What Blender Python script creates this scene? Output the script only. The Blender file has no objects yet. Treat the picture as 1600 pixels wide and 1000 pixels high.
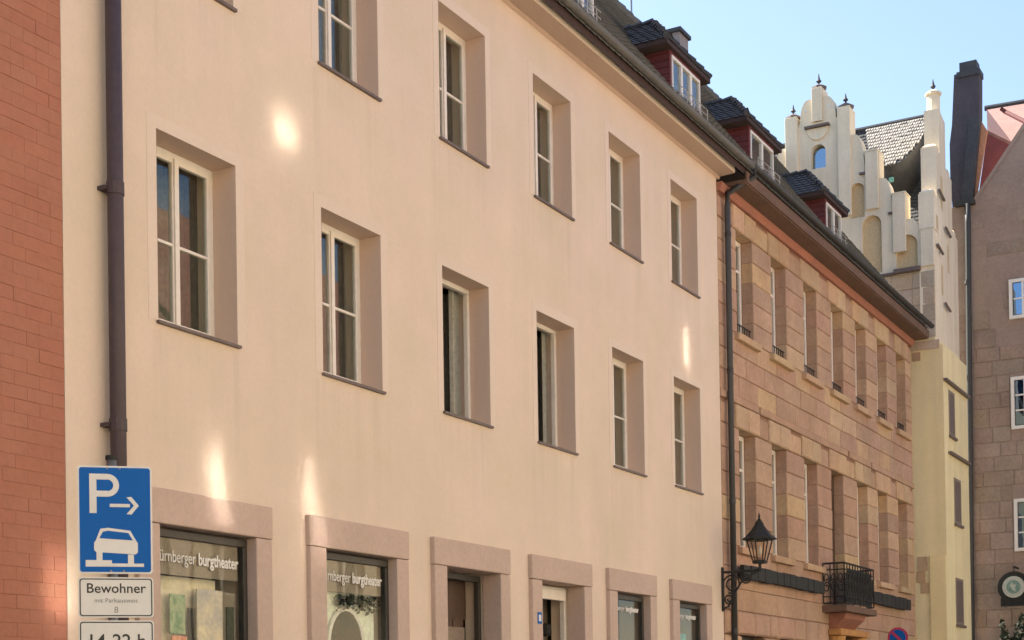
import bpy, bmesh, math, random
from mathutils import Matrix, Vector, noise
random.seed(7)
R = math.radians
scene = bpy.context.scene
COL = scene.collection

# ------------------------------------------------------------------ camera, sky, sun, exposure
# origin of the scene = the photographer's eye; the street lies 1.6 m below it
GZ = -1.6
yaw, pitch, roll = R(29.1963), 0.0117727, -0.0154781
fx = Vector((math.cos(yaw), math.sin(yaw), 0)); rt = Vector((math.sin(yaw), -math.cos(yaw), 0)); up = Vector((0, 0, 1))
fw = fx*math.cos(pitch) + up*math.sin(pitch); uu = up*math.cos(pitch) - fx*math.sin(pitch)
cr = rt*math.cos(roll) + uu*math.sin(roll); cu = uu*math.cos(roll) - rt*math.sin(roll)
cam_d = bpy.data.cameras.new('camera'); cam = bpy.data.objects.new('camera', cam_d); COL.objects.link(cam)
m = Matrix((cr, cu, -fw)).transposed().to_4x4()
cam.matrix_world = m
cam_d.sensor_width = 36; cam_d.lens = 2336.895/1600*36; cam_d.shift_y = (1085.175-500)/1600
cam_d.clip_start = .1; cam_d.clip_end = 2000
scene.camera = cam

SUN_AZ, SUN_EL = R(82), R(45)          # measured from +X (down the street) towards +Y
world = bpy.data.worlds.new('World'); scene.world = world; world.use_nodes = True
nt = world.node_tree; bg = nt.nodes['Background']
sky = nt.nodes.new('ShaderNodeTexSky'); sky.sky_type = 'NISHITA'; sky.sun_disc = False
sky.sun_elevation = SUN_EL; sky.sun_rotation = R(90) - SUN_AZ
sky.air_density = 1.0; sky.dust_density = 1.3; sky.ozone_density = 1.2
nt.links.new(sky.outputs[0], bg.inputs[0]); bg.inputs[1].default_value = .10
sd = bpy.data.lights.new('sun', 'SUN'); sd.energy = 5; sd.angle = R(.53); sd.color = (1, .93, .82)
sun = bpy.data.objects.new('sun', sd); COL.objects.link(sun)
sv = Vector((math.cos(SUN_EL)*math.cos(SUN_AZ), math.cos(SUN_EL)*math.sin(SUN_AZ), math.sin(SUN_EL)))
sun.rotation_euler = sv.to_track_quat('Z', 'Y').to_euler()
vs = scene.view_settings; vs.view_transform = 'Standard'; vs.look = 'None'; vs.gamma = 1; vs.use_curve_mapping = False
vs.exposure = 1.55
scene.cycles.max_bounces = 8; scene.cycles.diffuse_bounces = 5; scene.cycles.transparent_max_bounces = 12
scene.cycles.caustics_reflective = True; scene.cycles.blur_glossy = 0; scene.cycles.caustics_refractive = False
scene.cycles.sample_clamp_indirect = 0
scene.cycles.use_denoising = True

# ------------------------------------------------------------------ materials
def mat(name, c1, c2=None, rough=.8, nscale=1.5, bump=0, bscale=40, metal=0, streak=None, stone=False, spec=.5, rnd=0, fine=.12, grime=0):
    """c1..c2 mixed by a soft noise, fine grain on top, optional down-running streaks, optional per-object tint"""
    M = bpy.data.materials.new(name); M.use_nodes = True; t = M.node_tree; n = t.nodes; L = t.links.new
    b = n['Principled BSDF']; b.inputs['Roughness'].default_value = rough; b.inputs['Metallic'].default_value = metal
    b.inputs['Specular IOR Level'].default_value = spec
    c2 = c2 or tuple(x*.85 for x in c1)
    g = n.new('ShaderNodeNewGeometry')
    no = n.new('ShaderNodeTexNoise'); no.inputs['Scale'].default_value = nscale; no.inputs['Detail'].default_value = 5; no.inputs['Roughness'].default_value = .6
    L(g.outputs['Position'], no.inputs['Vector'])
    ramp = n.new('ShaderNodeMapRange'); ramp.inputs[1].default_value = .32; ramp.inputs[2].default_value = .68
    L(no.outputs[0], ramp.inputs[0])
    mx = n.new('ShaderNodeMix'); mx.data_type = 'RGBA'; mx.inputs[6].default_value = (*c1, 1); mx.inputs[7].default_value = (*c2, 1)
    L(ramp.outputs[0], mx.inputs[0]); out = mx.outputs[2]
    def mul(out, fac_socket, lo, hi):
        mr = n.new('ShaderNodeMapRange'); mr.inputs[1].default_value = .3; mr.inputs[2].default_value = .7; mr.inputs[3].default_value = lo; mr.inputs[4].default_value = hi
        L(fac_socket, mr.inputs[0])
        mm = n.new('ShaderNodeMix'); mm.data_type = 'RGBA'; mm.blend_type = 'MULTIPLY'; mm.inputs[0].default_value = 1
        L(out, mm.inputs[6]); L(mr.outputs[0], mm.inputs[7]); return mm.outputs[2]
    if fine:
        nf = n.new('ShaderNodeTexNoise'); nf.inputs['Scale'].default_value = bscale*.6; nf.inputs['Detail'].default_value = 3
        L(g.outputs['Position'], nf.inputs['Vector']); out = mul(out, nf.outputs[0], 1-fine, 1+fine)
    if grime:   # broad weathering blotches
        ng = n.new('ShaderNodeTexNoise'); ng.inputs['Scale'].default_value = .75; ng.inputs['Detail'].default_value = 9; ng.inputs['Roughness'].default_value = .7
        L(g.outputs['Position'], ng.inputs['Vector']); out = mul(out, ng.outputs[0], 1-grime, 1+grime*.5)
    if streak:
        mp = n.new('ShaderNodeMapping'); mp.inputs['Scale'].default_value = (3.2, 3.2, .22)
        L(g.outputs['Position'], mp.inputs[0]); ns = n.new('ShaderNodeTexNoise'); ns.inputs['Scale'].default_value = 1.0; ns.inputs['Detail'].default_value = 4
        L(mp.outputs[0], ns.inputs['Vector']); out = mul(out, ns.outputs[0], 1-streak, 1+streak*.6)
    if rnd:
        oi = n.new('ShaderNodeObjectInfo')
        hv = n.new('ShaderNodeHueSaturation')
        a = n.new('ShaderNodeMapRange'); a.inputs[3].default_value = 1-rnd; a.inputs[4].default_value = 1+rnd
        L(oi.outputs['Random'], a.inputs[0]); L(a.outputs[0], hv.inputs['Value'])
        wn = n.new('ShaderNodeTexWhiteNoise'); wn.noise_dimensions = '1D'; L(oi.outputs['Random'], wn.inputs['W'])
        h = n.new('ShaderNodeMapRange'); h.inputs[3].default_value = .5-rnd*.09; h.inputs[4].default_value = .5+rnd*.13
        L(wn.outputs[0], h.inputs[0]); L(h.outputs[0], hv.inputs['Hue'])
        s = n.new('ShaderNodeMapRange'); s.inputs[3].default_value = 1-rnd*1.1; s.inputs[4].default_value = 1+rnd*.4
        wn2 = n.new('ShaderNodeTexWhiteNoise'); wn2.noise_dimensions = '1D'; L(wn.outputs[0], wn2.inputs['W']); L(wn2.outputs[0], s.inputs[0]); L(s.outputs[0], hv.inputs['Saturation'])
        L(out, hv.inputs['Color']); out = hv.outputs[0]
    L(out, b.inputs['Base Color'])
    if bump:
        nb = n.new('ShaderNodeTexNoise'); nb.inputs['Scale'].default_value = bscale; nb.inputs['Detail'].default_value = 6; nb.inputs['Roughness'].default_value = .65
        L(g.outputs['Position'], nb.inputs['Vector'])
        bp = n.new('ShaderNodeBump'); bp.inputs['Strength'].default_value = bump; bp.inputs['Distance'].default_value = .02
        L(nb.outputs[0], bp.inputs['Height']); L(bp.outputs[0], b.inputs['Normal'])
    return M

def glass_mat(name, tint=(.9, .93, .9), refl=.8, rough=.01, bump=.06, base=.04, gcol=(1, 1, 1)):
    M = bpy.data.materials.new(name); M.use_nodes = True; t = M.node_tree; n = t.nodes; n.clear(); L = t.links.new
    o = n.new('ShaderNodeOutputMaterial'); mx = n.new('ShaderNodeMixShader'); tr = n.new('ShaderNodeBsdfTransparent'); gl = n.new('ShaderNodeBsdfGlossy')
    tr.inputs[0].default_value = (*tint, 1); gl.inputs['Roughness'].default_value = rough; gl.inputs[0].default_value = (*gcol, 1)
    fr = n.new('ShaderNodeLayerWeight'); fr.inputs[0].default_value = .5       # Schlick: the same from either side of the pane
    pw = n.new('ShaderNodeMath'); pw.operation = 'POWER'; pw.inputs[1].default_value = 4; L(fr.outputs['Facing'], pw.inputs[0])
    mu = n.new('ShaderNodeMath'); mu.operation = 'MULTIPLY_ADD'; mu.inputs[1].default_value = refl; mu.inputs[2].default_value = base; mu.use_clamp = True
    g = n.new('ShaderNodeNewGeometry'); nb = n.new('ShaderNodeTexNoise'); nb.inputs['Scale'].default_value = 2.2; L(g.outputs['Position'], nb.inputs['Vector'])
    bp = n.new('ShaderNodeBump'); bp.inputs['Strength'].default_value = bump; bp.inputs['Distance'].default_value = .02; L(nb.outputs[0], bp.inputs['Height']); L(bp.outputs[0], gl.inputs['Normal'])
    L(pw.outputs[0], mu.inputs[0]); L(mu.outputs[0], mx.inputs[0]); L(tr.outputs[0], mx.inputs[1]); L(gl.outputs[0], mx.inputs[2]); L(mx.outputs[0], o.inputs[0])
    return M

K = {}
K['peach'] = mat('peach_plaster', (.725, .59, .475), (.665, .56, .42), .92, .9, .12, 45, streak=.03, fine=.022, grime=.05)
def rain_runs(M, cols, sills):
    t = M.node_tree; n = t.nodes; L = t.links.new; b = n['Principled BSDF']; src = b.inputs['Base Color'].links[0].from_socket
    g = n.new('ShaderNodeNewGeometry'); sx = n.new('ShaderNodeSeparateXYZ'); L(g.outputs['Position'], sx.inputs[0])
    def ma(op, a, b_=None):
        q = n.new('ShaderNodeMath'); q.operation = op; q.use_clamp = False
        for i, v in enumerate((a, b_)):
            if v is None: continue
            if isinstance(v, (int, float)): q.inputs[i].default_value = v
            else: L(v, q.inputs[i])
        return q.outputs[0]
    u = ma('ABSOLUTE', ma('SUBTRACT', ma('MODULO', ma('ADD', sx.outputs[0], -cols[0]+1.1065), 2.213), 1.1065))
    def mr(v, a, b_, c=0., d=1.):
        q = n.new('ShaderNodeMapRange'); q.inputs[1].default_value = a; q.inputs[2].default_value = b_; q.inputs[3].default_value = c; q.inputs[4].default_value = d; L(v, q.inputs[0]); return q.outputs[0]
    inside = mr(u, .62, .46); edge = mr(ma('ABSOLUTE', ma('SUBTRACT', u, .5)), .10, .0)
    m_ = ma('ADD', ma('MULTIPLY', inside, .35), edge)
    runs = None
    for z in sills:
        dz = ma('SUBTRACT', z, sx.outputs[2]); f = ma('MULTIPLY', mr(dz, .02, .06), mr(dz, 1.15, .0)); runs = f if runs is None else ma('ADD', runs, f)
    mp = n.new('ShaderNodeMapping'); mp.inputs['Scale'].default_value = (16, 1, .5); L(g.outputs['Position'], mp.inputs[0])
    ns = n.new('ShaderNodeTexNoise'); ns.inputs['Scale'].default_value = 1; ns.inputs['Detail'].default_value = 5; L(mp.outputs[0], ns.inputs['Vector'])
    fac = ma('MULTIPLY', ma('MULTIPLY', m_, runs), mr(ns.outputs[0], .38, .72, 0, .22))
    mx = n.new('ShaderNodeMix'); mx.data_type = 'RGBA'; L(fac, mx.inputs[0]); L(src, mx.inputs[6]); mx.inputs[7].default_value = (.30, .235, .17, 1)
    L(mx.outputs[2], b.inputs['Base Color'])
rain_runs(K['peach'], (10.02,), (3.30, 6.35))
K['peach_band'] = mat('peach_plaster_band', (.71, .595, .485), (.68, .575, .455), .92, .8, .08, 45, fine=.022)
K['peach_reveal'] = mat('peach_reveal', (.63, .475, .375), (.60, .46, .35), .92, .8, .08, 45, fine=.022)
K['surround'] = mat('rose_sandstone', (.54, .41, .335), (.50, .385, .305), .9, 1.2, .10, 40, fine=.045, grime=.08)
K['red_brick'] = mat('painted_red_brick', (.40, .165, .10), (.375, .15, .09), .85, 2.2, .2, 30, rnd=.02, fine=.05, grime=.10)
K['red_mortar'] = mat('painted_red_mortar', (.30, .115, .07), (.36, .145, .09), .95, 3, .3, 60)
K['stone'] = mat('sandstone_block', (.475, .308, .205), (.425, .265, .172), .92, 2.2, .3, 22, rnd=.06, fine=.09, grime=.22)
K['stone_pale'] = mat('sandstone_pale', (.55, .38, .225), (.49, .325, .19), .92, 2.2, .3, 22, rnd=.08, fine=.09, grime=.2)
K['mortar'] = mat('sandstone_mortar', (.29, .17, .11), None, .95, 2, .3, 40)
K['white'] = mat('white_window_paint', (.78, .74, .66), (.72, .68, .6), .5, 3, .05, 30, fine=.04)
K['sill'] = mat('dark_sill_metal', (.16, .12, .10), None, .6, 3)
K['curtain'] = mat('net_curtain', (.66, .65, .57), (.58, .57, .5), .95, 5)
K['net'] = mat('dull_drape', (.36, .36, .30), (.24, .24, .20), .95, 2.5)
K['netpale'] = mat('grey_green_drape', (.36, .36, .30), (.28, .28, .235), .95, 2.5)
K['oppglass'] = mat('matte_window_pane', (.06, .065, .07), None, .45, 3)  # matte, so these panes throw no sun glints
K['sunglass'] = glass_mat('bowed_reflector_glass', (.8, .82, .8), .1, .065, bump=0, base=.016)
K['room'] = mat('dim_room', (.10, .09, .07), None, .95, 1)
K['glass'] = glass_mat('window_glass')
K['shopglass'] = glass_mat('shop_glass', (.95, .96, .93), .35, bump=.03, base=.015)
K['pipe'] = mat('painted_purple_brown_pipe', (.07, .047, .05), (.058, .04, .044), .55, 3, .1, 30)
K['iron'] = mat('black_wrought_iron', (.016, .016, .014), (.024, .025, .021), .8, 6, .2, 60)
K['darkpipe'] = mat('dark_drainpipe', (.04, .04, .037), None, .55, 4)
K['gutter'] = mat('weathered_gutter', (.10, .10, .092), (.13, .13, .115), .6, 3)
K['roof'] = mat('mossy_dark_tile', (.10, .10, .092), (.135, .138, .12), .85, 1.4, .3, 40, fine=.2)
K['slate'] = mat('dark_dormer_tile', (.035, .037, .042), (.05, .05, .052), .7, 2.5, .2, 40, fine=.25)
K['roofwood'] = mat('dark_roof_boarding', (.06, .035, .03), None, .9, 4)
K['oxred'] = mat('oxblood_dormer_boards', (.155, .034, .032), (.12, .03, .03), .8, 3, .2, 30)
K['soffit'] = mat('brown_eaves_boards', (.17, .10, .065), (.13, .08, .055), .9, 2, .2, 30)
K['redsoffit'] = mat('red_stone_cornice', (.40, .17, .11), (.33, .15, .10), .9, 2, .3, 40)
K['cream'] = mat('cream_gable_plaster', (.85, .75, .565), (.76, .655, .475), .92, 1.1, .2, 35, streak=.10, fine=.04, grime=.08)
K['nicheshade'] = mat('shaded_niche_plaster', (.66, .50, .28), (.60, .46, .27), .92, 1.5, .3, 50)
K['beige'] = mat('beige_ashlar', (.50, .40, .29), (.43, .33, .23), .92, 1.5, .4, 40, rnd=.14, fine=.12)
K['yellow'] = mat('ochre_yellow_plaster', (.84, .72, .42), (.78, .68, .40), .92, .8, .12, 40, streak=.07, fine=.03, grime=.10)
K['yellowbright'] = mat('bright_yellow_plaster', (.84, .715, .40), None, .92, .8, .1, 40, fine=.03)
K['brown'] = mat('brown_rubble_plaster', (.355, .262, .205), (.295, .215, .17), .95, .9, .3, 22, fine=.08, grime=.15)
K['brownstone'] = mat('brown_stone_block', (.335, .245, .185), (.285, .205, .155), .95, 1.6, .4, 20, rnd=.10, fine=.1, grime=.2)
K['darkstack'] = mat('sooty_chimney_render', (.075, .065, .075), (.055, .05, .06), .9, 1.5, .4, 30)
K['orange'] = mat('orange_plaster', (.62, .30, .17), None, .9, 2, .2, 40)
K['redshade'] = mat('shadow_red_plaster', (.26, .075, .07), None, .9, 2, .2, 40)
K['redtile'] = mat('pale_red_tile', (.36, .195, .16), (.31, .165, .14), .85, 3, .2, 40, fine=.2)
K['fartile'] = mat('grey_brown_plain_tile', (.34, .31, .27), (.20, .18, .155), .75, 5, .2, 40, fine=.25)
K['blue'] = mat('blue_sign_face', (.004, .11, .40), (.005, .115, .42), .6, 2, fine=.02, spec=.2)
K['signwhite'] = mat('white_sign_face', (.72, .71, .66), (.66, .66, .61), .4, 3, fine=.03)
K['black'] = mat('black_print', (.02, .02, .02), None, .5)
K['grey'] = mat('grey_print', (.25, .25, .25), None, .5)
K['galv'] = mat('galvanised_steel', (.28, .28, .27), None, .45, 5, metal=.6)
K['wood'] = mat('dark_oak_door', (.12, .075, .05), (.08, .052, .036), .55, 3, .2, 20)
K['shopdark'] = mat('dark_bronze_frame', (.05, .046, .038), None, .5, 4)
K['header'] = mat('taupe_header_board', (.27, .22, .165), None, .6, 4)
K['poster1'] = mat('pale_poster', (.80, .74, .58), (.70, .64, .52), .6, 6)
K['poster4'] = mat('collage_poster', (.72, .62, .45), (.40, .38, .40), .6, 5)
K['poster2'] = mat('green_poster', (.07, .24, .11), (.50, .55, .34), .6, 9)
K['poster3'] = mat('red_poster', (.70, .14, .07), (.80, .52, .33), .6, 12)
K['teal'] = mat('teal_poster', (.10, .33, .32), (.20, .45, .42), .6, 6)
K['mint'] = mat('mint_white_board', (.80, .84, .70), (.76, .83, .72), .7, 2)
K['archdark'] = mat('dark_arch_print', (.045, .055, .042), (.10, .065, .035), .8, 6)
K['ivy'] = mat('dark_ivy', (.03, .04, .022), (.05, .06, .03), .7, 12)
K['lampglass'] = glass_mat('lantern_glass', (.9, .84, .76), .4, .15, base=.06)
K['asphalt'] = mat('granite_setts', (.16, .15, .14), (.12, .115, .11), .85, 1.5, .5, 14)
K['pave'] = mat('concrete_paving', (.33, .31, .28), (.28, .26, .24), .9, 2, .3, 30)
K['oppcream'] = mat('sunny_cream_plaster', (.70, .585, .41), (.67, .57, .41), .92, .6)
K['opprose'] = mat('sunny_rose_plaster', (.76, .635, .51), (.72, .61, .49), .92, .6)
K['redroof'] = mat('red_roof_tile', (.25, .10, .07), (.20, .08, .06), .85, 1.5, .4, 20)
K['signred'] = mat('red_sign_paint', (.55, .05, .12), None, .4)
K['ochrestone'] = mat('gilded_ochre_stone', (.50, .26, .07), (.40, .19, .07), .8, 5, .3, 30)
K['emblem'] = mat('pale_enamel', (.55, .58, .5), None, .4, 8)
K['emblemgreen'] = mat('green_enamel', (.12, .25, .20), (.25, .36, .30), .4, 14)
K['leaf'] = mat('box_leaves', (.018, .03, .014), (.035, .05, .022), .7, 14)
K['petal'] = mat('red_petals', (.45, .06, .05), None, .7)
K['petalwhite'] = mat('white_petals', (.7, .66, .6), None, .7)

K['soffitshade'] = mat('shaded_soffit_tan', (.50, .375, .285), (.46, .345, .26), .92, .8, .08, 40, fine=.03)  # darker than the cornice: the soffit's shade is in the colour
K['greyrail'] = mat('weathered_rail_paint', (.42, .40, .36), None, .6, 4)
K['stack'] = mat('grey_chimney_render', (.30, .26, .25), (.25, .22, .21), .9, 2, .3, 30)

# ------------------------------------------------------------------ builders
WL = {}
def wl(o): return WL.get(o.name, Vector((0, 0, 0)))
def thing(name, label, cat, loc=(0, 0, 0), group=None, rz=0):
    o = bpy.data.objects.new(name, None); COL.objects.link(o); o.location = loc; o.empty_display_size = .2
    o.rotation_euler = (0, 0, rz)
    o['label'] = label; o['category'] = cat
    if group: o['group'] = group
    WL[o.name] = Vector(loc); return o
def tag(o, label, cat, group=None):
    o['label'] = label; o['category'] = cat
    if group: o['group'] = group
    return o
def attach(o, parent, local=False):
    if parent is not None:
        o.parent = parent
        if not local: o.matrix_parent_inverse = Matrix.Translation(-wl(parent))
def structure(o): o['kind'] = 'structure'; return o

class MB:
    def __init__(s): s.v = []; s.f = []
    def face(s, pts):
        b = len(s.v); s.v += [tuple(p) for p in pts]; s.f.append(tuple(range(b, b+len(pts))))
    def box(s, x0, x1, y0, y1, z0, z1):
        b = len(s.v); s.v += [(x0,y0,z0),(x1,y0,z0),(x1,y1,z0),(x0,y1,z0),(x0,y0,z1),(x1,y0,z1),(x1,y1,z1),(x0,y1,z1)]
        s.f += [tuple(b+i for i in q) for q in ((0,3,2,1),(4,5,6,7),(0,1,5,4),(1,2,6,5),(2,3,7,6),(3,0,4,7))]; return s
    def block(s, x0, x1, z0, z1, yf, yb, c=.008):
        """wall block whose front (-Y) face is bevelled"""
        b = len(s.v)
        s.v += [(x0,yb,z0),(x1,yb,z0),(x1,yb,z1),(x0,yb,z1),(x0,yf+c,z0),(x1,yf+c,z0),(x1,yf+c,z1),(x0,yf+c,z1),
                (x0+c,yf,z0+c),(x1-c,yf,z0+c),(x1-c,yf,z1-c),(x0+c,yf,z1-c)]
        for i in range(4):
            j = (i+1) % 4; s.f.append((b+i, b+j, b+4+j, b+4+i)); s.f.append((b+4+i, b+4+j, b+8+j, b+8+i))
        s.f.append((b+8, b+9, b+10, b+11)); return s
    def blockx(s, y0, y1, z0, z1, xf, xb, c=.01):
        """the same for a wall that faces -X"""
        t = MB().block(y0, y1, z0, z1, xf, xb, c); b = len(s.v)
        s.v += [(p[1], p[0], p[2]) for p in t.v]; s.f += [tuple(b+i for i in reversed(q)) for q in t.f]; return s
    def prism(s, poly, axis, a, bb):
        """extrude a polygon along an axis; poly holds the two other coordinates"""
        n = len(poly); b = len(s.v)
        def P(u, w, t): return {'x': (t, u, w), 'y': (u, t, w), 'z': (u, w, t)}[axis]
        s.v += [P(u, w, a) for u, w in poly] + [P(u, w, bb) for u, w in poly]
        s.f.append(tuple(b+i for i in range(n))); s.f.append(tuple(b+n+i for i in reversed(range(n))))
        for i in range(n):
            j = (i+1) % n; s.f.append((b+i, b+n+i, b+n+j, b+j))
        return s
    def tube(s, pts, r, n=8, cap=True):
        pts = [Vector(p) for p in pts]; rings = []
        for i, p in enumerate(pts):
            d = (pts[min(i+1, len(pts)-1)] - pts[max(i-1, 0)]).normalized()
            a = d.cross(Vector((0, 0, 1)) if abs(d.z) < .9 else Vector((1, 0, 0))).normalized(); c = d.cross(a)
            rr = r[i] if isinstance(r, (list, tuple)) else r
            b = len(s.v); rings.append(b)
            for k in range(n):
                t = 2*math.pi*k/n; s.v.append(tuple(p + a*math.cos(t)*rr + c*math.sin(t)*rr))
        for q in range(len(rings)-1):
            for k in range(n):
                l = (k+1) % n; s.f.append((rings[q]+k, rings[q]+l, rings[q+1]+l, rings[q+1]+k))
        if cap:
            s.f.append(tuple(rings[0]+k for k in reversed(range(n)))); s.f.append(tuple(rings[-1]+k for k in range(n)))
        return s
    def lathe(s, prof, cx, cy, n=12, rot=0):
        rings = []
        for r, z in prof:
            rings.append(len(s.v))
            for k in range(n):
                t = 2*math.pi*k/n + rot; s.v.append((cx+r*math.cos(t), cy+r*math.sin(t), z))
        for q in range(len(rings)-1):
            for k in range(n):
                l = (k+1) % n; s.f.append((rings[q]+k, rings[q]+l, rings[q+1]+l, rings[q+1]+k))
        s.f.append(tuple(rings[0]+k for k in reversed(range(n)))); s.f.append(tuple(rings[-1]+k for k in range(n))); return s
    def build(s, name, material, parent=None, local=False, bevel=0, smooth=False, stuff=False, label=None):
        me = bpy.data.meshes.new(name); me.from_pydata(s.v, [], s.f); me.update()
        mats = material if isinstance(material, (list, tuple)) else [material]
        for x in mats: me.materials.append(x)
        bm = bmesh.new(); bm.from_mesh(me); bmesh.ops.recalc_face_normals(bm, faces=bm.faces); bm.to_mesh(me); bm.free()
        if smooth: me.polygons.foreach_set('use_smooth', [True]*len(me.polygons))
        o = bpy.data.objects.new(name, me); COL.objects.link(o); attach(o, parent, local)
        if bevel:
            md = o.modifiers.new('bevel', 'BEVEL'); md.width = bevel; md.segments = 2; md.limit_method = 'ANGLE'
        if stuff: o['kind'] = 'stuff'
        if label: o['label'] = label
        return o

def text(name, body, size, M, parent, loc, rot=(math.pi/2, 0, 0), align='LEFT', ext=.002, local=False, bold=0, sx=1.0):
    c = bpy.data.curves.new(name, 'FONT'); c.body = body; c.size = size; c.align_x = align; c.extrude = ext; c.offset = bold
    c.materials.append(M); c.resolution_u = 3
    tmp = bpy.data.objects.new('letters', c); COL.objects.link(tmp); bpy.context.view_layer.update()
    me = bpy.data.meshes.new_from_object(tmp.evaluated_get(bpy.context.evaluated_depsgraph_get())); bpy.data.objects.remove(tmp, do_unlink=True); bpy.data.curves.remove(c)
    o = bpy.data.objects.new(name, me); COL.objects.link(o); o.location = loc; o.rotation_euler = rot; o.scale = (sx, 1, 1); attach(o, parent, local); return o

def wall_y(mb, x0, x1, z0, z1, yf, yb, holes):
    """a wall facing -Y with rectangular holes (a,b,c,d) = x0,x1,z0,z1, reveals included"""
    xs = sorted({x0, x1, *[h[0] for h in holes], *[h[1] for h in holes]}); zs = sorted({z0, z1, *[h[2] for h in holes], *[h[3] for h in holes]})
    for i in range(len(xs)-1):
        for j in range(len(zs)-1):
            cx, cz = (xs[i]+xs[i+1])/2, (zs[j]+zs[j+1])/2
            if any(h[0] < cx < h[1] and h[2] < cz < h[3] for h in holes): continue
            for y in (yf, yb): mb.face([(xs[i], y, zs[j]), (xs[i+1], y, zs[j]), (xs[i+1], y, zs[j+1]), (xs[i], y, zs[j+1])])
    for a, b, c, d in [(x0, x1, z0, z1)] + list(holes):
        mb.face([(a, yf, c), (a, yb, c), (a, yb, d), (a, yf, d)]); mb.face([(b, yf, c), (b, yb, c), (b, yb, d), (b, yf, d)])
        mb.face([(a, yf, c), (b, yf, c), (b, yb, c), (a, yb, c)]); mb.face([(a, yf, d), (b, yf, d), (b, yb, d), (a, yb, d)])
    return mb

def tiles(mb, org, u, v, nu, nv, w, h, th=.018, skip=None, jit=.006):
    """plain tiles with rounded ends: u along the eaves, v up the slope; rows are staggered, each tile tilts and is thick"""
    org, u, v = Vector(org), Vector(u).normalized(), Vector(v).normalized(); nrm = u.cross(v).normalized()
    if nrm.z < 0: nrm = -nrm
    for j in range(nv):
        for i in range(nu + (j % 2)):
            a = (i - .5*(j % 2))*w + random.uniform(-jit, jit)*.3; b = j*h
            if skip and skip(a+w/2, b+h/2): continue
            lift = th*1.6 + random.uniform(0, jit); g = w*.04
            p = [(a+g, b+h*.12), (a+w*.3, b-h*.05), (a+w*.7, b-h*.05), (a+w-g, b+h*.12)]
            low = [org + u*x + v*y + nrm*lift for x, y in p]; base = [q - nrm*th for q in low]
            tp = [org + u*(a+w-g) + v*(b+h*1.25) + nrm*.004, org + u*(a+g) + v*(b+h*1.25) + nrm*.004]
            k = len(mb.v); mb.v += [tuple(x) for x in low + tp + base]
            mb.f.append((k, k+1, k+2, k+3, k+4, k+5))
            for q in range(3): mb.f.append((k+q, k+6+q, k+7+q, k+q+1))
    return mb

YF = 8.66                                # the street front of the two long houses

# ------------------------------------------------------------------ ground
g = MB(); g.face([(-400, -400, GZ-.02), (600, -400, GZ-.02), (600, 600, GZ-.02), (-400, 600, GZ-.02)])
structure(g.build('ground', K['asphalt']))
g = MB(); g.face([(-60, -2, GZ), (39.9, -2, GZ), (39.9, 7.0, GZ), (-60, 7.0, GZ)]); structure(g.build('road', K['asphalt']))
g = MB().box(-60, 34.9, 7.004, YF-.004, GZ-.015, GZ+.12); structure(g.build('pavement', K['pave'], bevel=.02))
g = MB().box(-60, 39.8, -3.496, -2.004, GZ-.015, GZ+.12); structure(g.build('pavement', K['pave'], bevel=.02))

# ------------------------------------------------------------------ peach house
PX0, PX1, PZT = 8.447, 22.45, 8.56
CX = [10.02, 12.335, 14.57, 16.775, 18.95, 21.085]
peach = thing('townhouse', 'long peach plastered townhouse with white casement windows and six stone framed shop openings', 'house', (PX0, YF, GZ))
WW = 1.03
F0, F1, S0, S1 = 3.336, 4.96, 6.382, 7.908
shops = [(9.44, 10.70), (11.765, 12.995), (13.99, 15.18), (16.21, 17.375), (18.385, 19.475), (20.54, 21.605)]
ZL0, ZL1 = 1.62, 1.917
holes = [(c-WW/2, c+WW/2, F0, F1) for c in CX] + [(c-WW/2, c+WW/2, S0, S1) for c in CX] + [(a-.015, b+.015, GZ+.1, ZL0+.015) for a, b in shops]
wall_y(MB(), PX0, PX1, GZ, PZT, YF, YF+.45, holes).build('wall', K['peach'], peach)
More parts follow.
